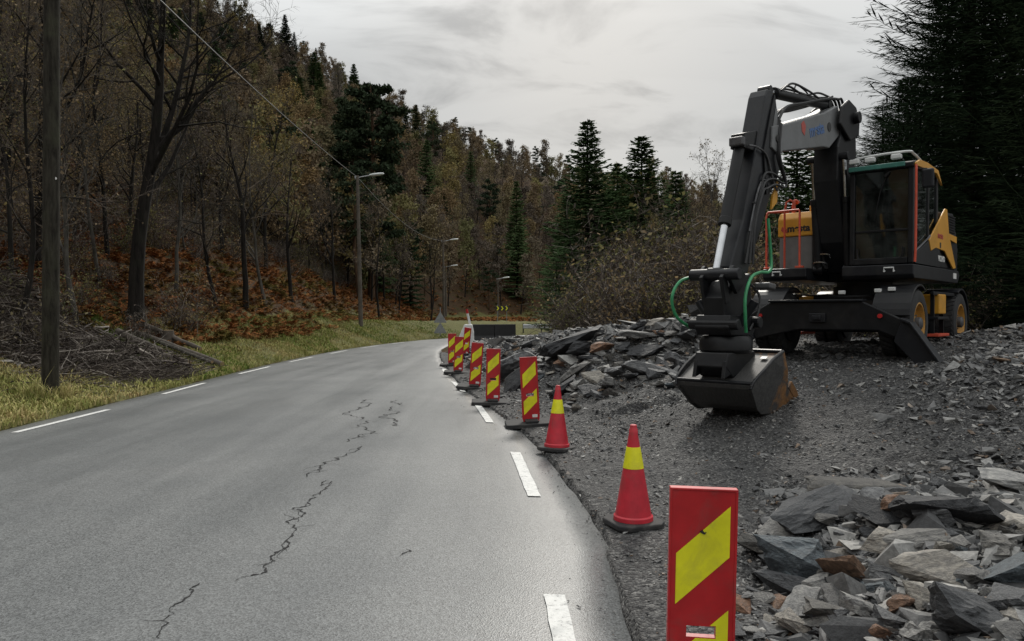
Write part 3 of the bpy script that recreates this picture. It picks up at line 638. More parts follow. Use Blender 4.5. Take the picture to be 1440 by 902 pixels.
rail([(1.46, -1.19, 2.46), (1.40, -1.19, 2.50), (.5, -1.20, 2.60)]); rail([(1.47, -1.19, 2.05), (1.44, -1.2, 2.1), (1.30, -1.27, 1.95), (1.30, -1.27, 1.6), (1.45, -1.2, 1.5)])
rail([(1.15, -1.0, 1.5), (1.15, -1.0, 2.5), (1.15, -.97, 2.68), (1.15, -.90, 2.72), (1.15, -.84, 2.68), (1.15, -.80, 2.5)])
for y in (-1.16, -.6): MB().box((1.48, y, 1.50), (.08, .14, .04)).build('rail_foot', 'rail_red', EX, .01)
m = MB()
for i in range(5): m.tube(curve([(.55+.05*i, -.30+.07*i, 1.45), (.8, -.34+.1*i, 1.62+.05*i), (1.0+.04*i, -.36+.08*i, 1.9), (1.05, -.05, 2.5+.1*i)], 4), .022, 6)
m.box((.9, -.37, 1.6), (.35, .2, .25)); m.build('valve_hoses', 'hose_black', EX)
for p in ((1.2, -.37, 1.66), (1.25, -.42, 1.52)): MB().tube(curve([p, (p[0]+.08, p[1]+.02, p[2]+.05), (p[0]+.08, p[1]+.18, p[2]+.05), (p[0], p[1]+.2, p[2])], 4), .018, 6).build('steel_pipe', 'bare_steel', EX)
# boom, stick, cylinders
def plate(name, poly, mat, hw, bevel=.02, yc=W): return MB().prism(poly, yc-hw, yc+hw).build(name, mat, EX, bevel)
plate('lower_boom', [(.40, 1.40), (.95, 1.40), (1.30, 1.9), (1.62, 2.9), (1.60, 3.45), (1.45, 3.72), (1.50, 4.0), (1.20, 4.18), (.85, 4.10), (.72, 3.7), (.66, 2.6), (.42, 1.9)], 'machine_black', .20)
for s in (-1, 1): plate('boom_knuckle', [(.78, 3.75), (1.2, 3.60), (1.7, 3.80), (1.62, 4.10), (1.28, 4.28), (.92, 4.22), (.74, 4.02)], 'machine_black', .025, yc=W+s*.245)
MB().cyl((1.02, W-.36, 4.02), (1.02, W+.36, 4.02), .10, 18).build('boom_pin', 'machine_black', EX, .01, True)
plate('upper_boom', [(1.30, 3.98), (1.55, 4.14), (2.1, 3.92), (4.05, 3.33), (4.10, 3.10), (4.0, 2.98), (2.15, 3.36), (1.9, 3.38), (1.45, 3.66)], 'boom_grey', .165)
plate('boom_end_bracket', [(3.78, 3.42), (4.14, 3.32), (4.16, 3.02), (3.95, 2.96), (3.80, 3.0)], 'boom_grey', .185, .01)
for x, z in ((1.50, 3.82), (1.92, 3.72)): MB().cyl((x, W+.160, z), (x, W+.174, z), .075, 18).build('pin_cover', 'mark_black', EX)
MB().cyl((4.0, W+.18, 3.17), (4.0, W+.20, 3.17), .05, 14).build('pin_cover', 'mark_black', EX)
bx = math.atan2(3.33-3.92, 4.05-2.1)
lettering('lettering', 'mesta', .26, 'mark_blue', EX, (2.45, W+.168, 3.58), (R(90), bx, R(180)), bold=.008)
m = MB(); m.prism([(2.95, 3.40), (3.05, 3.44), (3.08, 3.56), (2.98, 3.62), (2.90, 3.55)], W+.166, W+.170); m.build('emblem', 'mark_red', EX)
plate('stick', [(4.26, 3.74), (4.19, 3.84), (4.02, 3.86), (3.92, 3.60), (3.84, 3.05), (3.90, 2.70), (4.24, 2.10), (4.80, 1.24), (5.24, 1.20), (5.30, 1.30), (4.93, 1.95), (4.67, 2.60), (4.46, 3.20)], 'machine_charcoal', .13)
for s in (-1, 1):
    plate('stick_side_plate', [(4.36, 2.95), (4.14, 3.5), (4.00, 3.80), (3.88, 3.4), (3.80, 2.85), (3.98, 2.5), (4.28, 2.35)], 'machine_black', .012, .005, W+s*.145)
    plate('stick_pocket', [(4.10, 3.28), (4.00, 3.60), (3.95, 3.60), (3.91, 3.25)], 'boom_grey', .004, .002, W+s*.162)
def cylinder(name, a, b, f, r, rod=.045, y=W, mat='machine_black'):
    a, b = Vector((a[0], y, a[1])), Vector((b[0], y, b[1])); q = a.lerp(b, f); d = (b-a).normalized()
    e = empty(name); e.parent = EX
    m = MB(); m.cyl(a, q, r, 18); m.cyl(q-d*.05, q+d*.05, r*1.15, 18); m.cyl(a+Vector((0, -r*1.1, 0)), a+Vector((0, r*1.1, 0)), r*1.05, 14); m.build('barrel', mat, e, .006, True)
    MB().cyl(q, b, rod, 16).build('rod', 'bare_steel', e, 0, True)
    MB().cyl(b+Vector((0, -r*1.2, 0)), b+Vector((0, r*1.2, 0)), r*.95, 14).build('rod_eye', mat, e, .006, True)
cylinder('stick_cylinder', (1.62, 4.16), (3.98, 3.88), .86, .075)
cylinder('bucket_cylinder', (4.76, 3.02), (5.47, 1.22), .62, .075, .05)
for s in (-1, 1): cylinder('boom_cylinder', (1.22, 1.45), (1.50, 3.30), .62, .07, .042, W+s*.25)
plate('cylinder_bracket', [(4.46, 3.22), (4.84, 3.12), (4.86, 2.92), (4.55, 2.92)], 'machine_black', .10, .01)
def hose(pts, r=.018, mat='hose_black', name='hose', n=6): return MB().tube(curve(pts, n), r, 7).build(name, mat, EX, 0, True)
for i in range(4):
    o = .05*i; y = W-.11+.07*i
    hose([(.80+o*.3, y, 2.6), (.78+o*.2, y, 3.6), (.95+o, y, 4.28), (1.35, y, 4.36-o*.4), (1.9, y, 4.14+o*.3), (2.8, y, 3.86+o*.5), (3.5, y, 3.66+.02*i), (3.85, y, 3.35), (3.98, y, 3.05)], .022)
for i, y in enumerate((W+.165, W+.185, W+.205, W-.17, W-.19)):
    hose([(3.90, y, 3.5-.05*i), (4.00, y+.02, 2.95), (3.84, y+.05, 2.62-.05*i), (4.14, y+.02, 2.66-.08*i), (4.36, y, 2.62-.10*i), (4.50, y, 2.35), (4.74, y, 1.9), (4.95-.07*i, y, 1.36)], .017)
hose([(4.76, W+.12, 2.96), (4.60, W+.17, 2.95), (4.30, W+.17, 2.88), (4.10, W+.18, 2.55), (3.96, W+.18, 2.45), (3.86, W+.18, 2.65)], .014, 'worn_steel', 'steel_pipe')
hose([(4.80, W+.15, 1.8), (4.56, W+.15, 2.34), (4.34, W+.15, 2.55), (4.12, W+.16, 2.40)], .014, 'worn_steel', 'steel_pipe')
for i in range(4): hose([(3.62, W-.1+.06*i, 3.95), (3.2, W-.1+.06*i, 4.06+.03*i), (2.6, W-.12+.07*i, 4.12+.05*(i % 2)), (2.0, W-.1+.06*i, 4.16+.06*(i % 3)), (1.5, W-.08+.05*i, 4.32)], .017)
MB().tube(curve([(2.95, W, 4.06), (2.85, W, 4.22), (2.45, W, 4.20), (2.3, W, 4.10)], 5), .012, 6).build('hose_guard', 'hose_black', EX)
MB().box((4.9, W+.02, 3.0), (.10, .2, .12)).build('stick_lamp', 'worn_steel', EX, .02)
MB().prism([(3.88, 2.60), (4.06, 2.36), (4.10, 2.16), (3.92, 2.28)], W+.12, W+.16).build('sight_plate', 'machine_yellow', EX, .01)
# linkage, tilt head, quick coupler
for s in (-1, 1):
    plate('rocker_link', [(5.40, 1.32), (5.56, 1.20), (5.30, .95), (5.02, 1.12), (5.10, 1.26)], 'machine_black', .025, .008, W+s*.20)
    plate('push_link', [(5.48, 1.26), (5.60, 1.16), (5.50, .82), (5.38, .84)], 'machine_black', .025, .008, W+s*.14)
MB().cyl((5.48, W-.34, 1.20), (5.48, W+.34, 1.20), .075, 16).build('link_pin', 'machine_charcoal', EX, .01, True)
m = MB(); m.prism([(4.75, 1.24), (5.30, 1.12), (5.52, .90), (5.50, .66), (4.85, .62), (4.72, .8)], W-.15, W+.15); m.build('coupler', 'machine_black', EX, .02)
m = MB(); m.prism([(4.82, .66), (5.52, .68), (5.58, .52), (5.50, .42), (4.88, .40), (4.78, .52)], W-.24, W+.24); m.cyl((4.86, W-.34, .58), (4.86, W+.34, .58), .08, 14); m.cyl((5.50, W-.34, .56), (5.50, W+.34, .56), .07, 14); m.build('tilt_frame', 'machine_black', EX, .015)
for s in (-1, 1): MB().cyl((5.18, W+s*.16, .50), (5.16, W+s*.40, .86), .055, 12).build('tilt_cylinder', 'machine_charcoal', EX, .005, True)
MB().lathe([(.30, .18), (.34, .22), (.34, .34), (.30, .41)], 28, c=(5.17, W, 0)).build('rotator', 'machine_black', EX, .01, True)
m = MB(); m.prism([(4.80, .20), (5.56, .20), (5.62, .02), (5.42, -.12), (4.95, -.06), (4.74, .05)], W-.23, W+.23); m.build('bucket_coupler', 'machine_black', EX, .015)
for y in (-.2, .2): plate('bucket_ear', [(4.80, .16), (5.60, .10), (5.66, -.12), (4.75, .10)], 'machine_black', .025, .006, W+y+.0)
hose([(4.42, W+.24, 2.0), (4.36, W+.26, 1.45), (4.50, W+.30, 1.27), (4.85, W+.32, 1.24), (5.15, W+.34, 1.16), (5.36, W+.36, .92), (5.36, W+.36, .62), (5.30, W+.34, .46)], .021, 'hose_green', 'green_hose', 8)
hose([(5.35, W-.30, 1.20), (5.62, W-.42, 1.12), (5.76, W-.46, .90), (5.66, W-.45, .66), (5.40, W-.38, .50)], .021, 'hose_green', 'green_hose', 8)
for i in range(4): hose([(4.9, W+.1-.1*i, 1.2), (4.70+.03*i, W+.24-.12*i, .95), (4.82, W+.28-.14*i, .7), (5.0, W+.25-.12*i, .48)], .018)
MB().prism([(4.85, 1.08), (5.05, 1.10), (5.05, 1.02), (4.88, 1.0)], W+.33, W+.55).build('coupler_lamp', 'worn_steel', EX, .02)
# bucket: shell open towards the machine, side plates, lip
BK = empty('bucket'); BK.parent = EX
bw = .55; P = [(4.70, .18), (5.02, .05), (5.46, -.15), (5.52, -.20), (5.50, -.25), (5.24, -.50), (5.08, -.575), (4.70, -.605), (4.05, -.56)]
def shell(P, t):
    Q = []
    for i, p in enumerate(P):
        a, b = np.array(P[max(i-1, 0)]), np.array(P[min(i+1, len(P)-1)]); d = (b-a)/np.linalg.norm(b-a); Q.append((p[0]+d[1]*t, p[1]-d[0]*t))
    return Q
Q = shell(P, .03); m = MB(); m.prism(P+Q[::-1], W-bw, W+bw); m.build('shell', 'bucket_steel', BK)
for s in (-1, 1):
    y = W+s*(bw+.014)
    MB().prism([(4.66, .20), (5.02, .09), (5.48, -.13), (5.55, -.19), (5.53, -.26), (5.26, -.52), (5.10, -.60), (4.7, -.625), (4.02, -.58), (4.16, -.44), (4.40, -.30), (4.52, -.05)], y-.013, y+.013).build('side_plate', 'bucket_steel', BK, .006)
    MB().tube(curve([(4.68, y, .20), (5.02, y, .095), (5.46, y, -.125), (5.545, y, -.24)], 4), .022, 8).build('side_rim', 'machine_charcoal', BK)
    MB().prism([(4.40, -.30), (4.16, -.44), (4.02, -.57), (3.86, -.55), (4.05, -.38), (4.32, -.22)], y-.02, y+.02).build('side_cutter', 'bucket_steel', BK, .006)
MB().prism([(4.25, -.575), (4.25, -.605), (3.78, -.575), (3.80, -.555)], W-bw-.03, W+bw+.03).build('cutting_edge', 'bucket_steel', BK, .004)
MB().tube([(4.69, W-bw, .195), (4.69, W+bw, .195)], .03, 8).build('top_rim', 'machine_charcoal', BK)
MB().tube([(5.51, W-bw, -.17), (5.51, W+bw, -.17)], .022, 8).build('back_rib', 'machine_charcoal', BK)
MB().prism([(4.86, .132), (4.93, .106), (4.935, .110), (4.865, .136)], W+.36, W+.44).build('sticker', 'sticker_white', BK)

for o in BK.children:                                             # the tub narrows towards its floor
    for v in o.data.vertices:
        k_ = 1-.20*min(1, max(0, (.0-v.co.z)/.6)); v.co.y = W+(v.co.y-W)*k_
for x, z in ((.62, 2.2), (.62, 2.9), (1.25, 2.0), (4.05, 3.3), (4.12, 2.6), (4.6, 2.2)):   # grease nipples and bolts
    for dx in (-.05, .05): MB().cyl((x+dx, W+.12, z), (x+dx, W+.225 if x < 2 else W+.165, z), .014, 8).build('bolt', 'worn_steel', EX)
# ------------------------------------------------------------ marker boards and cones
simple('board_red', (.44, .014, .018), .42, var=.16, scale=7, dirt=(.16, .06, .05), dirt_amt=.5)
simple('board_yellow', (.76, .73, .014), .45, var=.12, scale=8, dirt=(.28, .24, .06), dirt_amt=.45)
simple('cone_red', (.50, .020, .036), .5, var=.2, scale=8, dirt=(.19, .08, .07), dirt_amt=.55)
simple('foot_rubber', (.022, .022, .023), .8, var=.3, scale=9, dirt=(.10, .095, .085), dirt_amt=.6)
def clip(poly, ax, v, keep_less):
    out = []
    for i in range(len(poly)):
        a, b = poly[i], poly[(i+1) % len(poly)]; ia = (a[ax] <= v) == keep_less or a[ax] == v; ib = (b[ax] <= v) == keep_less or b[ax] == v
        if ia: out.append(a)
        if ia != ib:
            t = (v-a[ax])/(b[ax]-a[ax]); out.append((a[0]+(b[0]-a[0])*t, a[1]+(b[1]-a[1])*t))
    return out
def make_board():
    e = empty('marker_board')
    h0, h1, hw, t = .10, 1.05, .125, .016; sz0, sz1, sw = .455, .50, .058
    m = MB()
    for (xa, xb, za, zb_) in ((-hw, hw, sz1, h1), (-hw, hw, h0-.08, sz0), (-hw, -sw, sz0, sz1), (sw, hw, sz0, sz1)): m.box(((xa+xb)/2, 0, (za+zb_)/2), (xb-xa, 2*t, zb_-za))
    b = m.build('board', 'board_red', e)
    m = MB(); m.box((-hw-.004, 0, (h0+h1)/2), (.010, 2*t+.008, h1-h0)); m.box((hw+.004, 0, (h0+h1)/2), (.010, 2*t+.008, h1-h0)); m.box((0, 0, h1+.003), (2*hw+.018, 2*t+.008, .010)); m.build('board_edge', 'board_red', e, .003)
    for top in (.06, .48):
        zt_ = h1-top; wv = .105; P = [(wv, zt_), (wv, zt_-.205), (-wv, zt_-.405), (-wv, zt_-.198)]
        pieces = [clip(P, 1, sz1+.004, False), clip(P, 1, sz0-.004, True), clip(clip(clip(P, 1, sz1+.004, True), 1, sz0-.004, False), 0, -sw, True), clip(clip(clip(P, 1, sz1+.004, True), 1, sz0-.004, False), 0, sw, False)]
        if zt_-.405 > sz1: pieces = [P]
        m = MB()
        for q in pieces:
            if len(q) >= 3 and max(p[1] for p in q)-min(p[1] for p in q) > .003: m.prism(q, -t-.0025, -t-.0004)
        m.build('reflective_stripe', 'board_yellow', e)
    m = MB(); m.prism([(.02, .125), (.10, .125), (.10, .17), (.02, .17)], -t-.003, -t-.0005); m.build('sticker', 'sticker_white', e)
    m = MB(); m.prism([(-.22, -.40), (.22, -.40), (.25, -.36), (.25, .36), (.22, .40), (-.22, .40), (-.25, .36), (-.25, -.36)], 0.0, .065, 'z'); m.prism([(-.2, -.10), (.2, -.10), (.2, .10), (-.2, .10)], .066, .105, 'z')
    f = m.build('foot', 'foot_rubber', e, .012); f.rotation_euler = (0, 0, R(90))
    return e
def make_cone():
    e = empty('traffic_cone')
    MB().prism([(.13, -.20), (.20, -.13), (.20, .13), (.13, .20), (-.13, .20), (-.20, .13), (-.20, -.13), (-.13, -.20)], 0, .045, 'z').build('base', 'foot_rubber', e, .012)
    MB().lathe([(.152, .046), (.150, .075), (.138, .085), (.034, .70), (.033, .735), (.026, .745), (.026, .765), (.018, .77)], 32).build('body', 'cone_red', e, 0, True)
    rz = lambda z: .138-(z-.085)*(.104/.615)+.0025
    MB().lathe([(rz(.44), .44), (rz(.60), .60), (rz(.60)-.004, .601), (rz(.44)-.004, .439)], 32, closed=True).build('reflective_band', 'board_yellow', e, 0, True)
    return e
def copy_tree(o, parent=None):
    c = o.copy(); C.objects.link(c); c.parent = parent
    for ch in list(o.children): copy_tree(ch, c)
    return c
board0 = make_board(); used = []
BG = 'red and yellow marker boards along the dug road edge'
def zat(x, y): return psz(x, y) if sdist(np.array([x]), np.array([y]), RIGHT)[0] < 0 else road_z(x, y)
for i, (x, y, yaw, ly, lx, lab) in enumerate([
    (.755, 3.02, -6, 1.0, 1, 'red and yellow marker board with a black smudge, standing alone beside the near rubble heap'),
    (.30, 11.5, 4, -3, 2, 'red and yellow marker board standing just behind a traffic cone'),
    (-.37, 14.25, 2, 1, 2, 'upright marker board second in the row beyond the traffic cones'),
    (-.86, 17.1, -4, 4.5, 3, 'leaning marker board third in the row beyond the traffic cones'),
    (-1.55, 21.4, 2, 2.5, 2, 'marker board fourth in the row beyond the cones, overlapping the next one'),
    (-1.97, 24.6, 0, 0, 2, 'marker board half hidden behind the fourth board of the row'),
    (-1.72, 27.4, -22, 8, 3, 'last marker board of the row, leaning beside the white barrier block')]):
    b = board0 if i == 0 else copy_tree(board0)
    b.location = (x, y, zat(x, y)-(.03 if i == 0 else .005)); b.rotation_euler = (R(lx), R(ly), R(yaw)); tag(b, lab, 'marker board', BG)
m = MB(); m.prism([(-.015, .885), (-.004, .892), (.004, .882), (.012, .883), (.006, .874), (-.006, .878)], -.0225, -.0190); 
sm = m.build('smudge', 'mark_black', board0)
cone0 = make_cone()
for i, (x, y, lab) in enumerate([(.985, 6.05, 'red traffic cone with yellow band standing alone on the gravel beside the asphalt bulge'), (.565, 9.4, 'red traffic cone with yellow band in front of a marker board')]):
    b = cone0 if i == 0 else copy_tree(cone0)
    b.location = (x, y, zat(x, y)); b.rotation_euler = (0, R(2*i), R(20+35*i)); b.scale = (1.06,)*3; tag(b, lab, 'traffic cone', 'traffic cones on the gravel edge')

# ------------------------------------------------------------ pole, lamps, wire, signs, barrier
barkmat('pole_wood', (.014, .012, .010), (.050, .046, .036), (.060, .062, .040), 14)
simple('lamp_post_wood', (.085, .072, .058), .9, var=.4, scale=3)
simple('lamp_housing', (.55, .57, .57), .4, var=.08)
simple('galvanised', (.30, .31, .32), .45, metal=.7, var=.25, scale=5)
simple('concrete_dark', (.020, .020, .021), .85, var=.4, scale=4)
simple('white_plastic', (.70, .70, .69), .55, var=.1, scale=4, dirt=(.35, .33, .3), dirt_amt=.4)
simple('wire_grey', (.16, .16, .16), .6)
simple('sign_back', (.24, .25, .255), .5, metal=.3, var=.2)
simple('moss_patch', (.07, .085, .045), .95, var=.4, scale=6)
gp = empty('utility_pole', (-8.9, 14.4, gz(-8.9, 14.4)-.05)); tag(gp, 'thick dark wooden utility pole rising from the grass verge', 'utility pole')
MB().tube([(0, 0, -.3), (-.01, 0, .5), (.02, 0, 3), (.05, 0, 6.5), (.09, 0, 10.2)], [.155, .150, .147, .14, .13], 18).build('pole', 'pole_wood', gp, 0, True)
m = MB(); m.box((.09, 0, 9.75), (.7, .12, .12)); m.build('crossarm', 'pole_wood', gp, .01)
MB().cyl((.148, -.06, 4.25), (.155, -.075, 4.25), .025, 10).build('number_tag', 'sticker_white', gp)
def lamp(x, y, top, lab, arm=1.15, r=.12, lean=.2):
    zb_ = gz(x, y); h = top-zb_; e = empty('street_lamp', (x, y, zb_-.1)); tag(e, lab, 'street lamp', 'street lamps along the left of the road')
    MB().tube([(lean, 0, -.3), (lean*.6, 0, h*.35), (0, 0, h+.1)], [r*1.15, r, r*.72], 12).build('post', 'lamp_post_wood', e, 0, True)
    MB().tube(curve([(-.12, 0, h-.12), (.1, 0, h-.02), (arm*.5, 0, h+.10)], 4), .032, 8).build('arm', 'galvanised', e, 0, True)
    m = MB(); n = 10; m.lathe([(.02, -.42), (.075, -.40), (.12, -.15), (.125, .15), (.09, .38), (.03, .44)], 14, 'x', (0, 0, 0)); hd = m.build('lamp_head', 'lamp_housing', e, 0, True)
    hd.location = (arm*.5+.40, 0, h+.16); hd.scale = (1.05, 1.2, .72); hd.rotation_euler = (0, R(-6), 0)
    MB().box((-.06, 0, h-.02), (.22, .10, .14)).build('bracket', 'galvanised', e, .01)
    return (x, y, top)
L1 = lamp(-9.3, 45, 10.0, 'tall wooden street lamp standing on the bracken bank, with an overhead wire', 1.5)
L2 = lamp(-7.2, 78, 9.35, 'street lamp behind the triangular sign where the wire ends', 1.5, .13, .1)
L3 = lamp(-8.3, 93, 7.6, 'short street lamp seen just behind another lamp post near the bend', 1.4, .12, .1)
L4 = lamp(-1.8, 95, 6.2, 'small far street lamp above the chevron board at the bend', 1.3, .10, .05)
def wire(a, b, sag, lab):
    pts = [Vector(a).lerp(Vector(b), t)+Vector((0, 0, -4*sag*t*(1-t))) for t in np.linspace(0, 1, 28)]
    tag(MB().tube(pts, .018, 6).build('overhead_wire', 'wire_grey', None, 0, True), lab, 'wire', 'overhead wires')
wire((-8.85, 14.4, 9.75), (-9.34, 45, 9.92), .25, 'overhead wire slung from the utility pole to the tall lamp post')
wire((-9.30, 45, 9.90), (-7.2, 78, 9.32), .95, 'overhead wire sagging between two lamp posts')
sg = empty('triangle_sign', (-4.95, 51.5, gz(-4.95, 51.5))); tag(sg, 'pair of grey triangular sign backs stacked on one post at the bend', 'road sign')
MB().cyl((0, .03, -.2), (0, .03, 2.0), .035, 10).build('post', 'galvanised', sg)
for z in (.55, 1.28): MB().prism([(-.44, z-.3), (-.40, z-.34), (.40, z-.34), (.44, z-.3), (.04, z+.36), (-.04, z+.36)], -.03, -.005).build('sign_plate', 'sign_back', sg, .004)
cb = empty('concrete_barrier', (0, 0, 0)); tag(cb, 'low dark concrete barrier behind the rubble at the bend', 'barrier')
for i in range(2):
    a = Vector((-1.30+.97*i, 33.5+.33*i, 0))
    m = MB(); m.prism([(-.28, 0), (.28, 0), (.24, .18), (.11, .34), (.09, .85), (-.09, .85), (-.11, .34), (-.24, .18)], -.5, .5, 'x')
    o = m.build('barrier_block', 'concrete_dark', cb, .02); o.location = (a.x, a.y, .36); o.rotation_euler = (0, 0, R(19))
wb = empty('white_barrier', (-1.95, 31.0, gz(-1.95, 31.0))); tag(wb, 'white plastic barrier block with a leaning white post at the end of the concrete barrier', 'barrier')
m = MB(); m.prism([(-.42, -.2), (.40, -.2), (.36, .75), (.30, 1.05), (-.02, 1.05), (-.30, .40)], -.2, .2); m.build('block', 'white_plastic', wb, .04)
MB().tube([(.22, 0, 1.0), (.10, 0, 1.5)], .05, 8).build('post', 'white_plastic', wb); MB().tube([(.10, 0, 1.5), (.07, 0, 1.68)], .052, 8).build('post_tip', 'board_red', wb)
ch = empty('chevron_board', (-.86, 64.5, gz(-.86, 64.5))); tag(ch, 'black chevron board with yellow arrows on the outside of the bend', 'road sign')
for x in (-.4, .4): MB().cyl((x, .05, 0), (x, .05, 1.45), .03, 8).build('post', 'galvanised', ch)
MB().box((0, 0, 1.15), (1.15, .04, .40)).build('sign_plate', 'mark_black', ch, .005)
for i in range(3):
    x = -.42+.38*i; MB().prism([(x-.06, 1.32), (x+.05, 1.32), (x+.17, 1.15), (x+.05, .98), (x-.06, .98), (x+.06, 1.15)], -.026, -.022).build('chevron', 'board_yellow', ch)
gr = empty('guard_rail', (0, 0, 0)); tag(gr, 'pale steel guard rail on short posts along the far road', 'guard rail')
gpts = [(.9, 59.6), (2.4, 60.7), (4, 61.5), (6, 62.4), (9, 63.3), (12, 64.1)]
V = []; 
for x, y in gpts:
    for dz, dy in ((.22, .0), (.28, -.06), (.36, -.06), (.40, 0), (.44, -.06), (.52, -.06), (.58, 0)): V.append((x, y+dy+.35, .25+dz))
n = 7; F = [(i*n+j, (i+1)*n+j, (i+1)*n+j+1, i*n+j+1) for i in range(len(gpts)-1) for j in range(n-1)]
me = np_mesh('beam', V, F, 'galvanised'); MATS['rail_pale'] = simple('rail_pale', (.52, .53, .54), .5, var=.15); me.materials.clear(); me.materials.append(MATS['rail_pale'])
o = link('beam', me, gr); sm_ = o.modifiers.new('thick', 'SOLIDIFY'); sm_.thickness = .01
for i in range(7):
    x = .9+i*1.5; y = np.interp(x, [p[0] for p in gpts], [p[1] for p in gpts]); MB().box((x, y+.42, .40), (.10, .08, 1.0)).build('rail_post', 'mark_black', gr)

# ------------------------------------------------------------ rocks
def rock_mesh(name, mat, seed, flat, npt=26, rough=.0):
    r = np.random.default_rng(seed); bm = bmesh.new()
    pts = r.uniform(-1, 1, (npt, 3)); k = np.max(np.abs(pts), axis=1); pts = pts/(k[:, None]**.75)
    pts *= np.array([1, r.uniform(.55, .95), flat]); sh = r.uniform(-.35, .35); pts[:, 0] += pts[:, 2]*sh*2
    for p in pts: bm.verts.new(p*.5)
    res = bmesh.ops.convex_hull(bm, input=bm.verts); bmesh.ops.delete(bm, geom=[v for v in bm.verts if not v.link_faces], context='VERTS')
    if rough:
        bmesh.ops.triangulate(bm, faces=bm.faces)
        for _ in range(3):
            bmesh.ops.subdivide_edges(bm, edges=[e for e in bm.edges if e.calc_length() > .075], cuts=1); bmesh.ops.triangulate(bm, faces=bm.faces)
        lay = r.uniform(14, 24)
        for v in bm.verts:                                        # cleaved layers step in and out, faces are uneven
            c = v.co; q = math.floor(c.z*lay+mnoise.noise(Vector((c.x*2, c.y*2, seed)))*1.2); a = math.atan2(c.y, c.x)
            st = mnoise.noise(Vector((math.cos(a)*1.3+seed, math.sin(a)*1.3, q*3.7))); d = mnoise.noise(c*5+Vector((seed, 0, 0)))*.5+mnoise.noise(c*13)*.3
            rad = Vector((c.x, c.y, 0)); v.co += rad.normalized()*st*rough*.9 if rad.length > .05 else Vector(); v.co += c.normalized()*d*rough*.45
    bmesh.ops.dissolve_degenerate(bm, dist=.0005, edges=bm.edges); bmesh.ops.recalc_face_normals(bm, faces=bm.faces)
    me = bpy.data.meshes.new(name); bm.to_mesh(me); bm.free(); me.materials.append(MATS[mat]); return me
ROCK = {'slate': [rock_mesh('rock', 'slate', i, [.20, .4, .28, .5, .15, .35][i % 6], 12, .035) for i in range(12)]}
BIG = {}
for j, mt in enumerate(('slate', 'dark_slate', 'blue_slate', 'rust_stone', 'beige_stone')):
    BIG[mt] = [rock_mesh('rock', mt, 40+7*j+i, [.20, .38, .28, .50][i % 4], 13, .06) for i in range(6 if mt == 'slate' else 4)]
def surf_hit(px, py, off=0.):
    d = np.array([(px-720)/1050, 1., (441-py)/1050]); t = np.linspace(2.0, 40, 4000); x, y, z = d[0]*t, t, 1.7+d[2]*t
    g = PL(x, y)+off; k = np.argmax(z < g); return x[k], y[k], g[k]
HEAP = np.array([(1035, 902), (1035, 830), (1075, 740), (1150, 690), (1200, 678), (1440, 665), (1440, 902)]); MIDP = np.array([(690, 478), (740, 478), (800, 482), (880, 466), (930, 452), (978, 452), (985, 500), (962, 545), (900, 545), (850, 560), (800, 580), (775, 560), (760, 545), (720, 548), (690, 515)])
def inpoly(p, poly):
    x, y = p; c = False
    for (x1, y1), (x2, y2) in zip(poly, np.roll(poly, -1, 0)):
        if (y1 > y) != (y2 > y) and x < (x2-x1)*(y-y1)/(y2-y1)+x1: c = not c
    return c
placed = []
MARKS = {'near': [], 'mid': []}
FLAT = [.20, .38, .28, .50]; FLAT2 = [.24, .45, .32, .6, .18, .4]
GRP = {'near': 'rocks of the near rubble heap', 'mid': 'rocks of the long rubble bank beside the road'}
def put_rock(px, py, wpx, hpx, mt, tilt, where, lab, seed, big=True, flat=None):
    x, y, z = surf_hit(px, min(py+hpx*.30, 899.)); s = wpx*y/1050*(1.32 if big else 1.15); r = random.Random(seed)
    me = (BIG[mt] if big else ROCK['slate'])[seed % len(BIG[mt] if big else ROCK['slate'])]
    o = link('rock', me); hz = max(hpx*y/1050*1.15, .2*s); zs = hz/(s*[.20, .38, .28, .50][seed % 4]) if big else r.uniform(.8, 1.25)
    o.scale = (s, s*r.uniform(.8, 1.2), s*min(max(zs, .7), 1.35)); o.location = (x, y, z+.17*s*[.20, .38, .28, .50][seed % 4]/.4)
    o.rotation_euler = (R(tilt[0]), R(tilt[1]), R(tilt[2]))
    tag(o, lab, 'rock', GRP[where]); placed.append((px, py, max(wpx, hpx)*.5)); return o
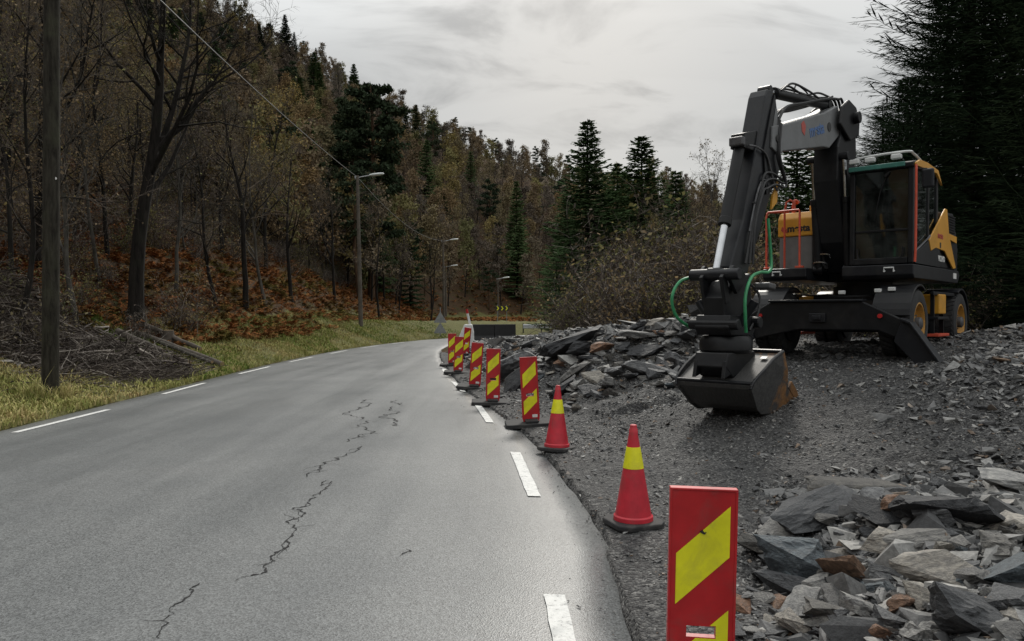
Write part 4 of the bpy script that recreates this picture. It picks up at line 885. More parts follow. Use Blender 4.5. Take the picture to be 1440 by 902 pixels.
NEAR = [(1340, 715, 96, 66, 'dark_slate', (-25, 28, 10), 'large nearly black slate slab tilted on top of the near rubble heap'), (1412, 692, 92, 26, 'slate', (6, 6, 8), 'long pale slab lying flat beyond the tilted black slab'),
    (1420, 735, 70, 46, 'beige_stone', (0, 0, 30), 'broad brownish boulder beside the tilted black slab'), (1140, 736, 92, 42, 'slate', (-10, -18, 12), 'pale lichen-grey pointed slab at the upper edge of the near heap'),
    (1192, 690, 92, 22, 'slate', (0, 0, -8), 'thin flat slab lying along the top of the near heap'), (1264, 711, 44, 34, 'rust_stone', (-20, 25, 20), 'rust-orange stone wedged beside the black slab'), (1240, 724, 60, 30, 'dark_slate', (0, 26, -10), 'narrow dark slab leaning left of the rust-orange stone'),
    (1126, 802, 92, 58, 'blue_slate', (-22, 14, 15), 'rounded blue-grey boulder at the left of the near heap'), (1192, 806, 66, 38, 'rust_stone', (-10, 38, 30), 'narrow pinkish-brown splinter leaning on the blue-grey boulder'),
    (1296, 816, 108, 46, 'beige_stone', (-14, -8, 10), 'big pale beige boulder in the middle of the near heap'), (1412, 806, 96, 58, 'blue_slate', (-12, -10, -12), 'wide blue-grey slate slab with a flat top'), (1402, 768, 56, 48, 'slate', (-10, 20, 40), 'grey block with a sharp peak above the blue-grey slab'),
    (1330, 768, 30, 38, 'beige_stone', (-60, 0, 10), 'small upright cream stone'), (1274, 856, 40, 26, 'rust_stone', (0, 10, 0), 'smooth reddish stone below the beige boulder'), (1236, 890, 48, 20, 'rust_stone', (0, 12, 5), 'flat rust-coloured flake low on the near heap'),
    (1352, 872, 92, 56, 'slate', (-15, 18, 12), 'large grey wedge of slate low on the near heap'), (1384, 848, 60, 40, 'dark_slate', (-10, 20, 30), 'dark angular rock behind the grey wedge'), (1302, 888, 62, 34, 'slate', (-10, 16, -10), 'grey slab beside the large grey wedge'),
    (1222, 862, 66, 28, 'slate', (-8, 22, 0), 'long tilted grey slab below the pinkish splinter'), (1244, 768, 48, 30, 'beige_stone', (-5, -10, 20), 'buff stone with a rusty stain near the heap centre'), (1186, 778, 38, 20, 'beige_stone', (0, 0, 0), 'small pinkish-buff stone on the near heap'),
    (1290, 775, 70, 22, 'slate', (0, -6, -5), 'grey bar-shaped slab across the heap centre'), (1170, 735, 56, 24, 'slate', (-8, 10, 20), 'grey slab beside the pale pointed slab'), (1240, 806, 44, 26, 'slate', (0, 5, 50), 'mossy olive-grey stone left of the beige boulder'), (1430, 858, 34, 34, 'beige_stone', (0, 0, 0), 'pale block below the wide blue-grey slab'),
    (1072, 808, 26, 34, 'dark_slate', (-40, 20, 0), 'small dark shard left of the blue-grey boulder'), (1160, 862, 52, 26, 'slate', (-5, 15, 10), 'grey slab low at the left of the near heap')]
NN = ['tilted black slab', 'long pale slab', 'brownish boulder', 'pale pointed slab', 'thin flat top slab', 'rust-orange stone', 'narrow dark slab', 'rounded blue-grey boulder', 'pinkish-brown splinter', 'big beige boulder', 'wide blue-grey slab', 'peaked grey block', 'upright cream stone', 'smooth reddish stone', 'flat rust-coloured flake', 'large grey wedge', 'dark angular rock', 'grey slab near the wedge', 'long tilted grey slab', 'rust-stained buff stone', 'small pinkish-buff stone', 'grey bar-shaped slab', 'grey slab by the pointed slab', 'mossy olive-grey stone', 'pale low block', 'small dark shard', 'low left grey slab']
for i, (px, py, w, h, mt, tl, lab) in enumerate(NEAR): put_rock(px, py, w, h, mt, tl, 'near', lab, i); MARKS['near'].append((px, py, NN[i]))
MIDS = [(905, 520, 54, 32, 'slate', (-30, 14, 10), 'largest pale grey block in the roadside rubble bank'), (830, 532, 32, 24, 'beige_stone', (-12, -8, 0), 'whitish rock low in the roadside rubble bank'), (815, 515, 36, 30, 'slate', (-25, -35, 0), 'grey slab leaning left in the roadside rubble bank'),
    (800, 487, 62, 34, 'dark_slate', (-10, -10, 0), 'huge smooth dark boulder at the far side of the rubble bank'), (722, 514, 60, 30, 'slate', (-12, -14, 10), 'long grey slab behind the marker boards'), (848, 492, 30, 16, 'rust_stone', (0, 10, 0), 'brown slab in the upper rubble bank'), (895, 474, 44, 14, 'slate', (0, 5, 0), 'pale flat slab along the crest of the rubble bank'),
    (925, 458, 26, 9, 'beige_stone', (0, -10, 0), 'buff flat stone on the crest of the rubble bank'), (955, 502, 36, 34, 'slate', (-25, 25, 0), 'square grey block beside the excavator bucket'), (950, 535, 26, 12, 'slate', (0, 20, 0), 'pale flat stone at the foot of the rubble bank near the bucket'), (812, 572, 16, 17, 'beige_stone', (-30, 0, 0), 'single tan stone on the gravel behind the cone'),
    (790, 545, 30, 26, 'dark_slate', (-10, -20, 0), 'dark block in shadow above the cone'), (800, 522, 26, 30, 'slate', (-25, -40, 10), 'olive-grey slab leaning in the rubble bank'), (728, 535, 44, 30, 'dark_slate', (-10, -35, 0), 'dark slab leaning behind the nearest roadside board'), (910, 495, 40, 14, 'dark_slate', (0, 0, 0), 'dark overhanging slab above the largest pale block')]
MN = ['largest pale grey block', 'whitish rock', 'left-leaning grey slab', 'huge dark boulder', 'long grey slab behind the boards', 'brown slab', 'pale crest slab', 'buff crest stone', 'square grey block', 'pale flat stone', 'tan stone', 'dark block above the cone', 'olive-grey leaning slab', 'dark slab behind the board', 'dark overhanging slab']
for i, (px, py, w, h, mt, tl, lab) in enumerate(MIDS): put_rock(px, py, w, h, mt, tl, 'mid', lab, 100+i); MARKS['mid'].append((px, py, MN[i]))
rr = random.Random(5)
def fill(poly, n, lo, hi, where, lab, labs, big_p, gap=.72):
    x0, y0 = poly.min(0); x1, y1 = poly.max(0); k = 0; tries = 0
    while k < n and tries < 20000:
        tries += 1; p = (rr.uniform(x0, x1), rr.uniform(y0, y1))
        if not inpoly(p, poly): continue
        w = lo+(hi-lo)*rr.random()**2.2*(1-.5*tries/20000); 
        if where == 'near': w *= .55+.6*(p[1]-660)/240
        if any(math.hypot(p[0]-q[0], (p[1]-q[1])*1.5) < gap*(q[2]*.8+w*.5) for q in placed): continue
        u = rr.random(); mt = 'slate' if u < .80 else 'dark_slate' if u < .88 else 'blue_slate' if u < .92 else 'beige_stone' if u < .97 else 'rust_stone'
        sd_ = rr.randrange(1000); big = mt != 'slate' or w > big_p; fl = FLAT[sd_ % 4] if big else FLAT2[(sd_ % 12) % 6]
        near_ = min(MARKS[where], key=lambda q: math.hypot(q[0]-p[0], q[1]-p[1]))[2]
        shape = ('thin' if fl < .28 else 'flat' if fl < .42 else 'blocky'); size = 'large ' if w > (40 if where == 'near' else 20) else 'small ' if w < (20 if where == 'near' else 13) else ''
        lab_ = size+shape+' '+{'slate': 'grey slate rock', 'dark_slate': 'near-black slate rock', 'blue_slate': 'bluish slate rock', 'beige_stone': 'buff stone', 'rust_stone': 'rusty stone'}[mt]+' beside the '+near_
        put_rock(p[0], p[1], w, w*.5, mt, (rr.uniform(-30, 16), rr.uniform(-26, 26), rr.uniform(0, 360)), where, lab_, sd_, big); k += 1
    return k
fill(HEAP, 155, 22, 74, 'near', '', {}, 30, .52)
fill(MIDP, 102, 12, 34, 'mid', '', {}, 16, .56)

# loose stone nobody could count
def small_protos(n, seed):
    out = []; r = np.random.default_rng(seed)
    for i in range(n):
        bm = bmesh.new(); p = r.uniform(-1, 1, (7, 3)); p /= np.max(np.abs(p), 1)[:, None]**.7
        for q in p: bm.verts.new(q*np.array([.5, .38, .22]))
        bmesh.ops.convex_hull(bm, input=bm.verts); bmesh.ops.delete(bm, geom=[v for v in bm.verts if not v.link_faces], context='VERTS'); bmesh.ops.triangulate(bm, faces=bm.faces)
        bm.verts.index_update(); out.append((np.array([v.co[:] for v in bm.verts]), np.array([[v.index for v in f.verts] for f in bm.faces]))); bm.free()
    return out
SP = small_protos(14, 3)
def loose(name, X, Y, S, lab, sink=.12):
    n = len(X); Z = PL(X, Y); rot = rotz(rng.uniform(0, 6.28, n)) @ rotx(rng.normal(0, .35, n)) @ rotz(rng.uniform(0, 6.28, n))
    pos = np.stack([X, Y, Z+S*(.22-sink)], -1); sc_ = S[:, None]*rng.uniform(.7, 1.25, (n, 3)); V, F = scatter_join(SP, pos, rot, sc_, rng.integers(0, len(SP), n))
    return tag(link(name, np_mesh(name, V, F, 'gravel_stone')), lab, kind='stuff')
def samp(n, x0, x1, y0, y1, dens):
    X = rng.uniform(x0, x1, n); Y = rng.uniform(y0**.45, y1**.45, n)**(1/.45); d = -sdist(X, Y, RIGHT); vis = (X/Y < 1.5) & (X/Y > -.8)
    k = vis & (rng.random(n) < dens(X, Y, d)) & (d > -.02); return X[k], Y[k]
clump = lambda X, Y: .25+.75*sstep(vnoise(X, Y, .9, 3)*.6+vnoise(X, Y, .3, 4)*.4, .35, .65)
hl_ = lambda X, Y: X-(.75+.33*(Y-2.2))
X, Y = samp(110000, -2.5, 12.6, 2.0, 20, lambda X, Y, d: clump(X, Y)*np.where(d < .25, .45, 1))
loose('gravel_stones', X, Y, (.008+.004*Y**.8)*rng.lognormal(0, .45, len(X)), 'fine crushed slate scattered over the platform')
X, Y = samp(90000, .8, 9, 2.0, 7.6, lambda X, Y, d: (X/Y < 1.05)*sstep(hl_(X, Y), -.2, .5)*(1-sstep(Y, 6.6, 7.6)))
loose('rubble_stones', X, Y, .036*rng.lognormal(0, .7, len(X))*(.7+.08*Y), 'small broken slate filling the near rubble heap')
X, Y = samp(16000, -2.5, 4.2, 11.5, 33, lambda X, Y, d: sstep(d, .3, 1.0)*(1-sstep(np.abs(sdist(X, Y, PILE)), 1.3, 2.4)))
loose('bank_stones', X, Y, .095*rng.lognormal(0, .6, len(X)), 'small broken slate filling the roadside rubble bank')
X, Y = samp(20000, 4.3, 11.5, 6.8, 14, lambda X, Y, d: np.exp(-((X-6.8)**2/2.6+(Y-8.9)**2/1.8))*1.3+np.exp(-((X-9)**2/3+(Y-12)**2/3)))
loose('spoil_stones', X, Y, .065*rng.lognormal(0, .5, len(X)), 'broken slate of the low spoil mound beside the excavator')
n = 1600; X = np.zeros(n); Y = rng.uniform(3, 22, n); X = np.interp(Y, RIGHT[:, 1][:80], RIGHT[:, 0][:80])-np.abs(rng.normal(0, .16, n))*rng.choice([.4, 1, 1.6], n)+.05; 
V, F = scatter_join(SP, np.stack([X, Y, [road_z(a, b)+.004 for a, b in zip(X, Y)]], -1), rotz(rng.uniform(0, 6.28, n)), np.outer(rng.lognormal(0, .4, n)*.011, np.ones(3)), rng.integers(0, 10, n))
tag(link('road_grit', np_mesh('road_grit', V, F, 'gravel_stone')), 'stray grit along the broken asphalt edge', kind='stuff')
# ------------------------------------------------------------ trees
class Tub:
    def __init__(s): s.V = []; s.F3 = []; s.F4 = []; s.n = 0
    def tube(s, P, r, n):
        P = np.asarray(P, float); k = len(P); T = np.gradient(P, axis=0); T /= np.linalg.norm(T, axis=1)[:, None]+1e-9
        ref = np.array([0, 0, 1.]) if abs(T[0, 2]) < .8 else np.array([1., 0, 0]); U = np.cross(T, ref); U /= np.linalg.norm(U, axis=1)[:, None]+1e-9; B = np.cross(T, U)
        a = np.arange(n)*2*np.pi/n; r = np.asarray(r, float)
        V = P[:, None]+r[:, None, None]*(np.cos(a)[None, :, None]*U[:, None]+np.sin(a)[None, :, None]*B[:, None])
        i = np.arange(k*n).reshape(k, n)+s.n; j = np.roll(i, -1, 1)
        s.F4.append(np.stack([i[:-1], j[:-1], j[1:], i[1:]], -1).reshape(-1, 4)); s.V.append(V.reshape(-1, 3)); s.n += k*n
    def spike(s, a, b, r):
        """one tapering 3-sided twig"""
        d = b-a; u = np.cross(d, [.31, .52, .79]); u /= np.linalg.norm(u)+1e-9; w = np.cross(d, u); w /= np.linalg.norm(w)+1e-9
        V = np.array([a+u*r, a-u*.5*r+w*.87*r, a-u*.5*r-w*.87*r, b]); o = s.n
        s.V.append(V); s.F3.append(np.array([[0, 1, 3], [1, 2, 3], [2, 0, 3]])+o); s.n += 4
    def tris(s, V, F): s.V.append(V); s.F3.append(F+s.n); s.n += len(V)
    def faces(s):
        out = []
        if s.F4: out.append(np.concatenate(s.F4))
        if s.F3: out.append(np.concatenate(s.F3))
        return out
    def verts(s): return np.concatenate(s.V)
def quads(P, size, r, droop=0.):
    """random leaf quads (as 2 triangles) at points P"""
    n = len(P); a = r.normal(size=(n, 3)); a[:, 2] -= droop; a /= np.linalg.norm(a, axis=1)[:, None]; b = np.cross(a, r.normal(size=(n, 3))); b /= np.linalg.norm(b, axis=1)[:, None]
    s = (size*r.uniform(.55, 1.35, n))[:, None]; V = np.stack([P-b*s*.05, P+a*s*.5+b*s*.33, P+a*s, P+a*s*.5-b*s*.33], 1).reshape(-1, 3); o = np.arange(n)[:, None]*4
    return V, np.concatenate([o+[0, 1, 2], o+[0, 2, 3]])
def rdir(r, d, ang):
    """direction at angle ang from d, random azimuth"""
    u = np.cross(d, r.normal(size=3)); u /= np.linalg.norm(u)+1e-9; v = d*math.cos(ang)+u*math.sin(ang); return v/np.linalg.norm(v)
def broadleaf(seed, h, r0, first=.35, n1=11, n2=6, n3=6, n4=4, l1=.42, ang=(35, 60), wob=.05, leaves=0, lsize=.14, fork=False, twig_r=.006):
    r = np.random.default_rng(seed); tr = Tub(); cr = Tub(); tips = []
    def path(p, d, L, k, w, up):
        P = [p]; D = []
        for i in range(k):
            d = d+r.normal(size=3)*w+np.array([0, 0, up]); d = d/np.linalg.norm(d); P.append(P[-1]+d*L/k); D.append(d)
        return np.array(P), D
    P, D = path(np.array([0, 0, -.4]), np.array([r.normal()*.04, r.normal()*.04, 1.]), h*.97, 14, wob, .05)
    rad = r0*(1-np.linspace(0, 1, len(P))**1.1*.93); rad[0] *= 1.35; tr.tube(P, rad, 9); stems = [(P, D, rad)]
    if fork:
        i = 5; Q, E_ = path(P[i], rdir(r, D[i], R(24)), h*.6, 10, wob*1.3, .06); rq = rad[i]*.72*(1-np.linspace(0, 1, len(Q))*.93); tr.tube(Q, rq, 8); stems.append((Q, E_, rq))
    for P, D, rad in stems:
        for b in range(n1):
            t = first+(1-first)*((b+r.random())/n1)*.97; f = t*(len(P)-1); i = min(int(f), len(P)-2); p = P[i]+(P[i+1]-P[i])*(f-i)
            L = h*l1*(1-.72*(t-first)/(1-first))*r.uniform(.65, 1.15); a, d1 = path(p, rdir(r, D[i], R(r.uniform(*ang))), L, 6, .16, .07)
            q = min(rad[i]*.55, .03+L*.016); ra = q*(1-np.linspace(0, 1, len(a))*.88); tr.tube(a, ra, 5)
            for c in range(n2):
                t2 = .22+.78*(c+r.random())/n2; f2 = t2*6; i2 = min(int(f2), 5); p2 = a[i2]+(a[i2+1]-a[i2])*(f2-i2); L2 = L*.5*(1.15-t2*.6)*r.uniform(.6, 1.1)
                e, d2 = path(p2, rdir(r, d1[i2], R(r.uniform(28, 60))), L2, 4, .2, .05); cr.tube(e, np.maximum(ra[i2]*.5, twig_r*1.6)*(1-np.linspace(0, 1, 5)*.75), 3)
                for g in range(n3):
                    t3 = .2+.8*(g+r.random())/n3; i3 = min(int(t3*4), 3); p3 = e[i3]+(e[i3+1]-e[i3])*(t3*4-i3); L3 = (L2*.42+.18)*r.uniform(.6, 1.1); v3 = rdir(r, d2[i3], R(r.uniform(25, 60))); m_ = p3+v3*L3
                    cr.spike(p3, m_, twig_r); tips.append(m_); tips.append(p3+v3*L3*.5)
                    for w in range(n4):
                        p4 = p3+v3*L3*r.uniform(.25, .95); v4 = rdir(r, v3, R(r.uniform(25, 65))); q4 = p4+v4*L3*r.uniform(.35, .65); cr.spike(p4, q4, twig_r*.7); tips.append(q4)
    tips = np.array(tips); lf = None
    if leaves:
        k = r.integers(0, len(tips), leaves); lf = quads(tips[k]+r.normal(size=(leaves, 3))*lsize*.8, lsize, r, .3)
    return tr, cr, lf
def spruce(seed, h, rbase, step=.42, per=7, k=9, twig=.55, droop=-.15, tip_up=.35, r0=None, w=.055, sub=0, gappy=.0, z0=.04):
    r = np.random.default_rng(seed); tr = Tub(); cr = Tub(); tr.tube(np.array([[0, 0, -.4], [0, 0, h*.5], [0, 0, h]]), [r0 or h*.014, h*.009, .012], 8)
    z = h*z0
    while z < h*.985:
        t = z/h; L0 = rbase*(1-t)**.80*min(1, .65+t*3)+.08
        for b in range(per):
            if r.random() < gappy: continue
            az = 2*math.pi*(b+r.random()*.9)/per; L = L0*r.uniform(.62, 1.18); out = np.array([math.cos(az), math.sin(az), 0.]); sd_ = np.array([-out[1], out[0], 0.])
            u = np.linspace(0, 1, 5); el = droop*(1-t*1.6)
            P = np.array([0, 0, z+r.uniform(-.15, .15)*step])+np.outer(u*L, out)+np.outer(L*(el*u*1.2+tip_up*u**2.2), [0, 0, 1]); cr.tube(P, np.maximum(.010+L*.008, w*.15)*(1-u*.85), 3)
            kk = max(3, int(k*L/max(rbase, 1e-3)+.5)+2)
            for i in range(kk):
                uu = .12+.88*(i+r.random()*.7)/kk; f = uu*4; j = min(int(f), 3); p = P[j]+(P[j+1]-P[j])*(f-j); dr = (P[j+1]-P[j]); dr /= np.linalg.norm(dr)
                for s in (1, -1):
                    Lt = twig*(.35+.75*(1-abs(uu-.45)))*r.uniform(.6, 1.15)*min(1, .35+L/rbase); d = dr*.75+sd_*s*.75+np.array([0, 0, r.uniform(-.38, .06)]); d /= np.linalg.norm(d); q = p+d*Lt
                    n_ = np.cross(d, [0, 0, 1]); n_ /= np.linalg.norm(n_)+1e-9; up = np.cross(n_, d)*w*.35; mid = p+d*Lt*.42
                    cr.tris(np.array([p, mid+n_*w+up*-.5, q, mid-n_*w+up*-.5, mid+up]), np.array([[0, 1, 4], [1, 2, 4], [2, 3, 4], [3, 0, 4]]))
                    for g in range(sub):
                        pp = p+d*Lt*r.uniform(.15, .95); dd = d*.7+n_*r.choice([-1, 1])*.6+np.array([0, 0, r.uniform(-.55, .1)]); qq = pp+dd/np.linalg.norm(dd)*Lt*r.uniform(.25, .5); n2_ = n_*w*.4
                        cr.tris(np.array([pp, (pp+qq)/2+np.cross(dd, n_)*w*.35, qq, (pp+qq)/2-np.cross(dd, n_)*w*.35]), np.array([[0, 1, 2], [0, 2, 3]]))
        z += step*r.uniform(.8, 1.2)*(1.1-.35*t)
    return tr, cr, None
def pine(seed, h, spread, n=18, tuft=.30, per=60, lo=.42):
    r = np.random.default_rng(seed); tr = Tub(); cr = Tub(); P = np.array([[0, 0, -.4], [r.normal()*.1, r.normal()*.1, h*.4], [r.normal()*.25, r.normal()*.25, h*.75], [r.normal()*.3, 0, h]]); tr.tube(P, [h*.018, h*.014, h*.009, .03], 8); pts = []
    for b in range(n):
        t = lo+(.98-lo)*(b+r.random()*.6)/n; az = b*2.4+r.random(); L = spread*(1-((t-lo)/(1.02-lo))**2*.72)*r.uniform(.5, 1.15)*(.55 if t < .5 else 1); o = np.array([np.interp(t*h, P[:, 2], P[:, 0]), np.interp(t*h, P[:, 2], P[:, 1]), t*h])
        d = np.array([math.cos(az), math.sin(az), r.uniform(.05, .45)]); Q = o+np.outer(np.linspace(0, 1, 4)*L, d)+np.outer(np.linspace(0, 1, 4)**2*L*.12, [0, 0, 1]); tr.tube(Q, [.05, .04, .03, .012], 4)
        for c in range(4):
            ce = Q[1]+(Q[3]-Q[1])*r.uniform(.25, 1.05)+r.normal(size=3)*np.array([.3, .3, .08])*L*.45
            k = per; g = r.normal(size=(k, 3)); g /= np.linalg.norm(g, axis=1)[:, None]; g *= (r.random(k)**.4)[:, None]*np.array([.9, .9, .26])*(.30+L*.24); pts.append(ce+g)
    pts = np.concatenate(pts); return tr, cr, quads(pts, tuft, r, -.25)
def tree_meshes(name, gen, bark, twig, leaf, one=False):
    tr, cr, lf = gen
    if one:
        t = Tub(); t.V = tr.V+[]; t.n = tr.n; V = [tr.verts()]; F = tr.faces(); mi = [0]*sum(len(f) for f in F); off = tr.n
        for part, m in ((cr, 1), (lf, 2)):
            if part is None or (m == 1 and not part.n): continue
            v, fs = (part.verts(), part.faces()) if m == 1 else (part[0], [part[1]])
            V.append(v); fs = [f+off for f in fs]; F += fs; mi += [m]*sum(len(f) for f in fs); off += len(v)
        return np_mesh(name, np.concatenate(V), F, [bark, twig, leaf or twig], mi)
    a = np_mesh('trunk', tr.verts(), tr.faces(), bark, smooth=True); V, F, mi, off = [], [], [], 0
    if cr.n: V.append(cr.verts()); F += cr.faces(); mi += [0]*sum(len(f) for f in cr.faces()); off = cr.n
    if lf is not None: V.append(lf[0]); F.append(lf[1]+off); mi += [1]*len(lf[1])
    return a, np_mesh('crown', np.concatenate(V), F, [twig, leaf or twig], mi)
def put_tree(name, meshes, loc, s, rz, label, cat, group, tilt=(0, 0), sz=None):
    if isinstance(meshes, tuple):
        e = empty(name, loc, rz); link('trunk', meshes[0], e); link('crown', meshes[1], e)
    else: e = link(name, meshes); e.location = loc
    e.rotation_euler = (R(tilt[0]), R(tilt[1]), rz); e.scale = (s, s, sz or s); return tag(e, label, cat, group)

# prototypes: near ones with trunk and crown parts, far ones as one small mesh
N_BARE = [tree_meshes('bare', broadleaf(11+i, 12, .15, .30, 13, 6, 6, 4, .36, (30, 60), .05, 260, .09, fork=(i == 1)), 'bark_dark', 'twig_haze', 'leaf_brown') for i in range(2)]
N_OAK = tree_meshes('oak', broadleaf(31, 15, .27, .30, 16, 7, 6, 4, .40, (35, 68), .045, 500, .10, fork=True, twig_r=.008), 'bark_dark', 'bark_dark', 'leaf_olive')
N_THIN = [tree_meshes('thin', broadleaf(21+i, 9, .075, .22, 13, 5, 5, 4, .34, (28, 58), .06, 300+250*i, .08), 'bark_pale' if i == 1 else 'bark_dark', 'bark_pale' if i == 1 else 'twig_haze', 'leaf_brown' if i != 2 else 'leaf_olive') for i in range(3)]
N_BIRCH = [tree_meshes('birch', broadleaf(51+i, 10, .10, .2, 14, 6, 6, 3, .36, (28, 55), .05, 3600, .085), 'bark_dark', 'twig_haze', ('leaf_brown', 'leaf_olive')[i]) for i in range(2)]
F_BIRCH = [tree_meshes('birch', broadleaf(71+i, 10, .10, .16, 12, 4, 4, 1, .36, (28, 55), .05, 2300, .24, twig_r=.014), 'bark_dark', 'twig_haze', ('leaf_brown', 'leaf_olive', 'leaf_brown', 'twig_haze')[i], one=True) for i in range(4)]
F_BARE = [tree_meshes('bare', broadleaf(81+i, 10, .11, .2, 13, 5, 5, 2, .36, (28, 58), .05, 1100, .17, twig_r=.014), 'bark_dark', 'twig_haze', ('twig_haze', 'leaf_brown')[i], one=True) for i in range(2)]
F_SPRUCE = [tree_meshes('spruce', spruce(91+i, 12, 2.4, .50, 8, 8, .75, -.25, .15, w=.13), 'bark_dark', ('needle_dark', 'needle_fresh')[i % 2], None, one=True) for i in range(2)]
N_SPRUCE = [tree_meshes('spruce', spruce(95+i, 11, 2.5, .36, 9, 12, .6, -.22, .22, w=.075, sub=2), 'bark_dark', 'needle_fresh', None) for i in range(2)]
F_PINE = [tree_meshes('pine', pine(101+i, 11, 2.5, 15+3*i, .27, 44), 'bark_pine', 'needle_pine', 'needle_pine', one=True) for i in range(3)]
N_PINE = tree_meshes('pine', pine(111, 15, 3.3, 40, .26, 110, .24), 'bark_pine', 'needle_pine', 'needle_pine')
N_SITKA = [tree_meshes('sitka', spruce(121+i, 16, 3.9, .34, 9, 17, .80, -.14, .38, w=(.026, .032)[i], sub=6, gappy=.05, z0=.02, r0=.13), 'bark_dark', 'needle_near', None) for i in range(2)]

rt = random.Random(21)
G_SLOPE, G_NEAR, G_R = 'trees on the wooded hillside', 'trees at the foot of the slope left of the road', 'dark spruces behind the excavator'
def at(px, Y, dz=0.):
    x = (px-720)/1050*Y; return (x, Y, gz(x, Y)+dz)
# left foreground
put_tree('oak_tree', N_OAK, at(190, 25), 1.0, 1.0, 'big dark bare tree with a forked crown standing behind the cut logs', 'tree', G_NEAR)
for px, Y, ms, s, lab in [(20, 19, N_THIN[0], 1.15, 'thin dark tree rising behind the brush pile, left of the utility pole'), (345, 34, N_BARE[0], .95, 'bare dark tree at the edge of the red bracken'), (310, 31, N_THIN[0], 1.1, 'slim dark tree beside the bracken, leaning slightly'), (375, 37, N_THIN[1], 1.2, 'slim pale-barked tree above the bracken'),
    (112, 22, N_THIN[1], 1.15, 'thin pale-barked tree just right of the utility pole'), (52, 24, N_BARE[1], .95, 'bare forked tree behind the utility pole'), (150, 29, N_THIN[2], 1.25, 'thin tree with a few olive leaves left of the big forked tree'), (250, 30, N_THIN[1], 1.2, 'slim grey tree right of the big forked tree'),
    (410, 42, N_BARE[0], .8, 'bare dark tree above the red bracken bank'), (470, 52, N_BARE[1], .8, 'bare tree behind the tall lamp post'), (535, 60, N_THIN[0], 1.3, 'leaning slim tree past the tall lamp post'), (605, 74, N_THIN[0], 1.2, 'slim leaning tree near the triangular sign')]:
    put_tree('bare_tree', ms, at(px, Y), s*rt.uniform(.95, 1.05), rt.uniform(0, 6.28), lab, 'tree', G_NEAR, (rt.uniform(-3, 3), rt.uniform(-3, 5)))
put_tree('birch_tree', N_BIRCH[1], at(375, 46), 1.25, .4, 'golden-leaved birch on the slope above the bracken', 'tree', G_NEAR)
put_tree('pine_tree', N_PINE, at(522, 72), 1.36, 2.0, 'tall dense dark pine standing above the tall lamp post', 'tree', G_NEAR)
put_tree('pine_tree', N_PINE, at(497, 80), 1.2, 4.0, 'dark pine close behind the tallest pine', 'tree', G_NEAR)
near_pts = [at(px, Y)[:2] for px, Y in [(190, 25), (345, 34), (375, 46), (525, 78), (500, 84)]]
# woods on the slope: thinned by distance
cand = []
def try_add(x, y, gap):
    for q in cand:
        if abs(q[0]-x) < gap and abs(q[1]-y) < gap and math.hypot(q[0]-x, q[1]-y) < gap: return False
    cand.append((x, y)); return True
tr_ = 0
while tr_ < 18000 and len(cand) < 1750:
    tr_ += 1; Y = rt.uniform(20, 262) if rt.random() < .72 else rt.uniform(18, 70); u = rt.uniform(-.80, .36); x = u*Y
    cand_s = sdist(np.array([x]), np.array([Y]), FOOT)[0]
    if cand_s < np.interp(Y, [20, 26, 29, 60, 68], [2.2, 2.2, 6.0, 6.5, 1.5]): continue
    try_add(x, Y, 1.5+Y*.0100)
arr = np.array(cand); SS = sdist(arr[:, 0], arr[:, 1], FOOT); ZZ = ground(arr[:, 0], arr[:, 1]); CAPS = np.interp(arr[:, 0], CX, CZ)
rec = []
for (x, y), s, z, cp in zip(cand, SS, ZZ, CAPS):
    crest = .6*s > cp-8; u = rt.random(); cl = vnoise(np.array([x]), np.array([y]), 22, 11)[0]
    if s > 6 and .6*s > cp+26: continue
    if crest: kind = 'pine' if u < .42 else 'spruce' if u < .435 else 'birch'
    elif cl > .60 and y > 60: kind = 'pine' if u < .34 else 'spruce' if u < .46 else 'bare' if u < .6 else 'birch'
    else: kind = 'pine' if (u < .05 and y > 60) else 'spruce' if (u < .10 and y > 60) else 'bare' if u < (.70 if y < 60 else .42) else 'birch'
    rec.append((x, y, z, kind, s, crest))
rec.sort(key=lambda q: q[1])
def label_tree(kind, ms, y, s, crest, size):
    me = ms[1] if isinstance(ms, tuple) else ms; col = me.materials[len(me.materials)-1].name
    look = {'birch': {'leaf_brown': 'russet-brown birch', 'leaf_olive': 'yellow-olive birch', 'twig_haze': 'grey-brown twiggy birch'}, 'bare': {'leaf_brown': 'bare tree with sparse brown leaves', 'twig_haze': 'leafless grey-brown tree', 'leaf_olive': 'bare tree with sparse olive leaves'}, 'pine': {'needle_pine': 'dark pine'}, 'spruce': {'needle_dark': 'dark pointed spruce', 'needle_fresh': 'green pointed spruce'}}[kind].get(col, kind)
    where = 'on the skyline of the hill' if crest else 'at the slope foot' if s < 7 else 'low on the slope' if s < 18 else 'halfway up the slope' if s < 45 else 'high on the slope'
    dep = 'behind the brush pile' if y < 32 else 'past the tall lamp post' if y > 45 else 'short of the tall lamp post' if y < 60 else 'near the bend' if y < 100 else 'beyond the bend'
    lab = ('small ' if size < .7 and 'sparse' not in look else 'tall ' if size > 1.05 and 'sparse' not in look else '')+look+' '+where+', '+dep
    return lab, 'tree', 'trees: '+lab
cnt = {k: 0 for k in ('birch', 'bare', 'pine', 'spruce')}; rest = []
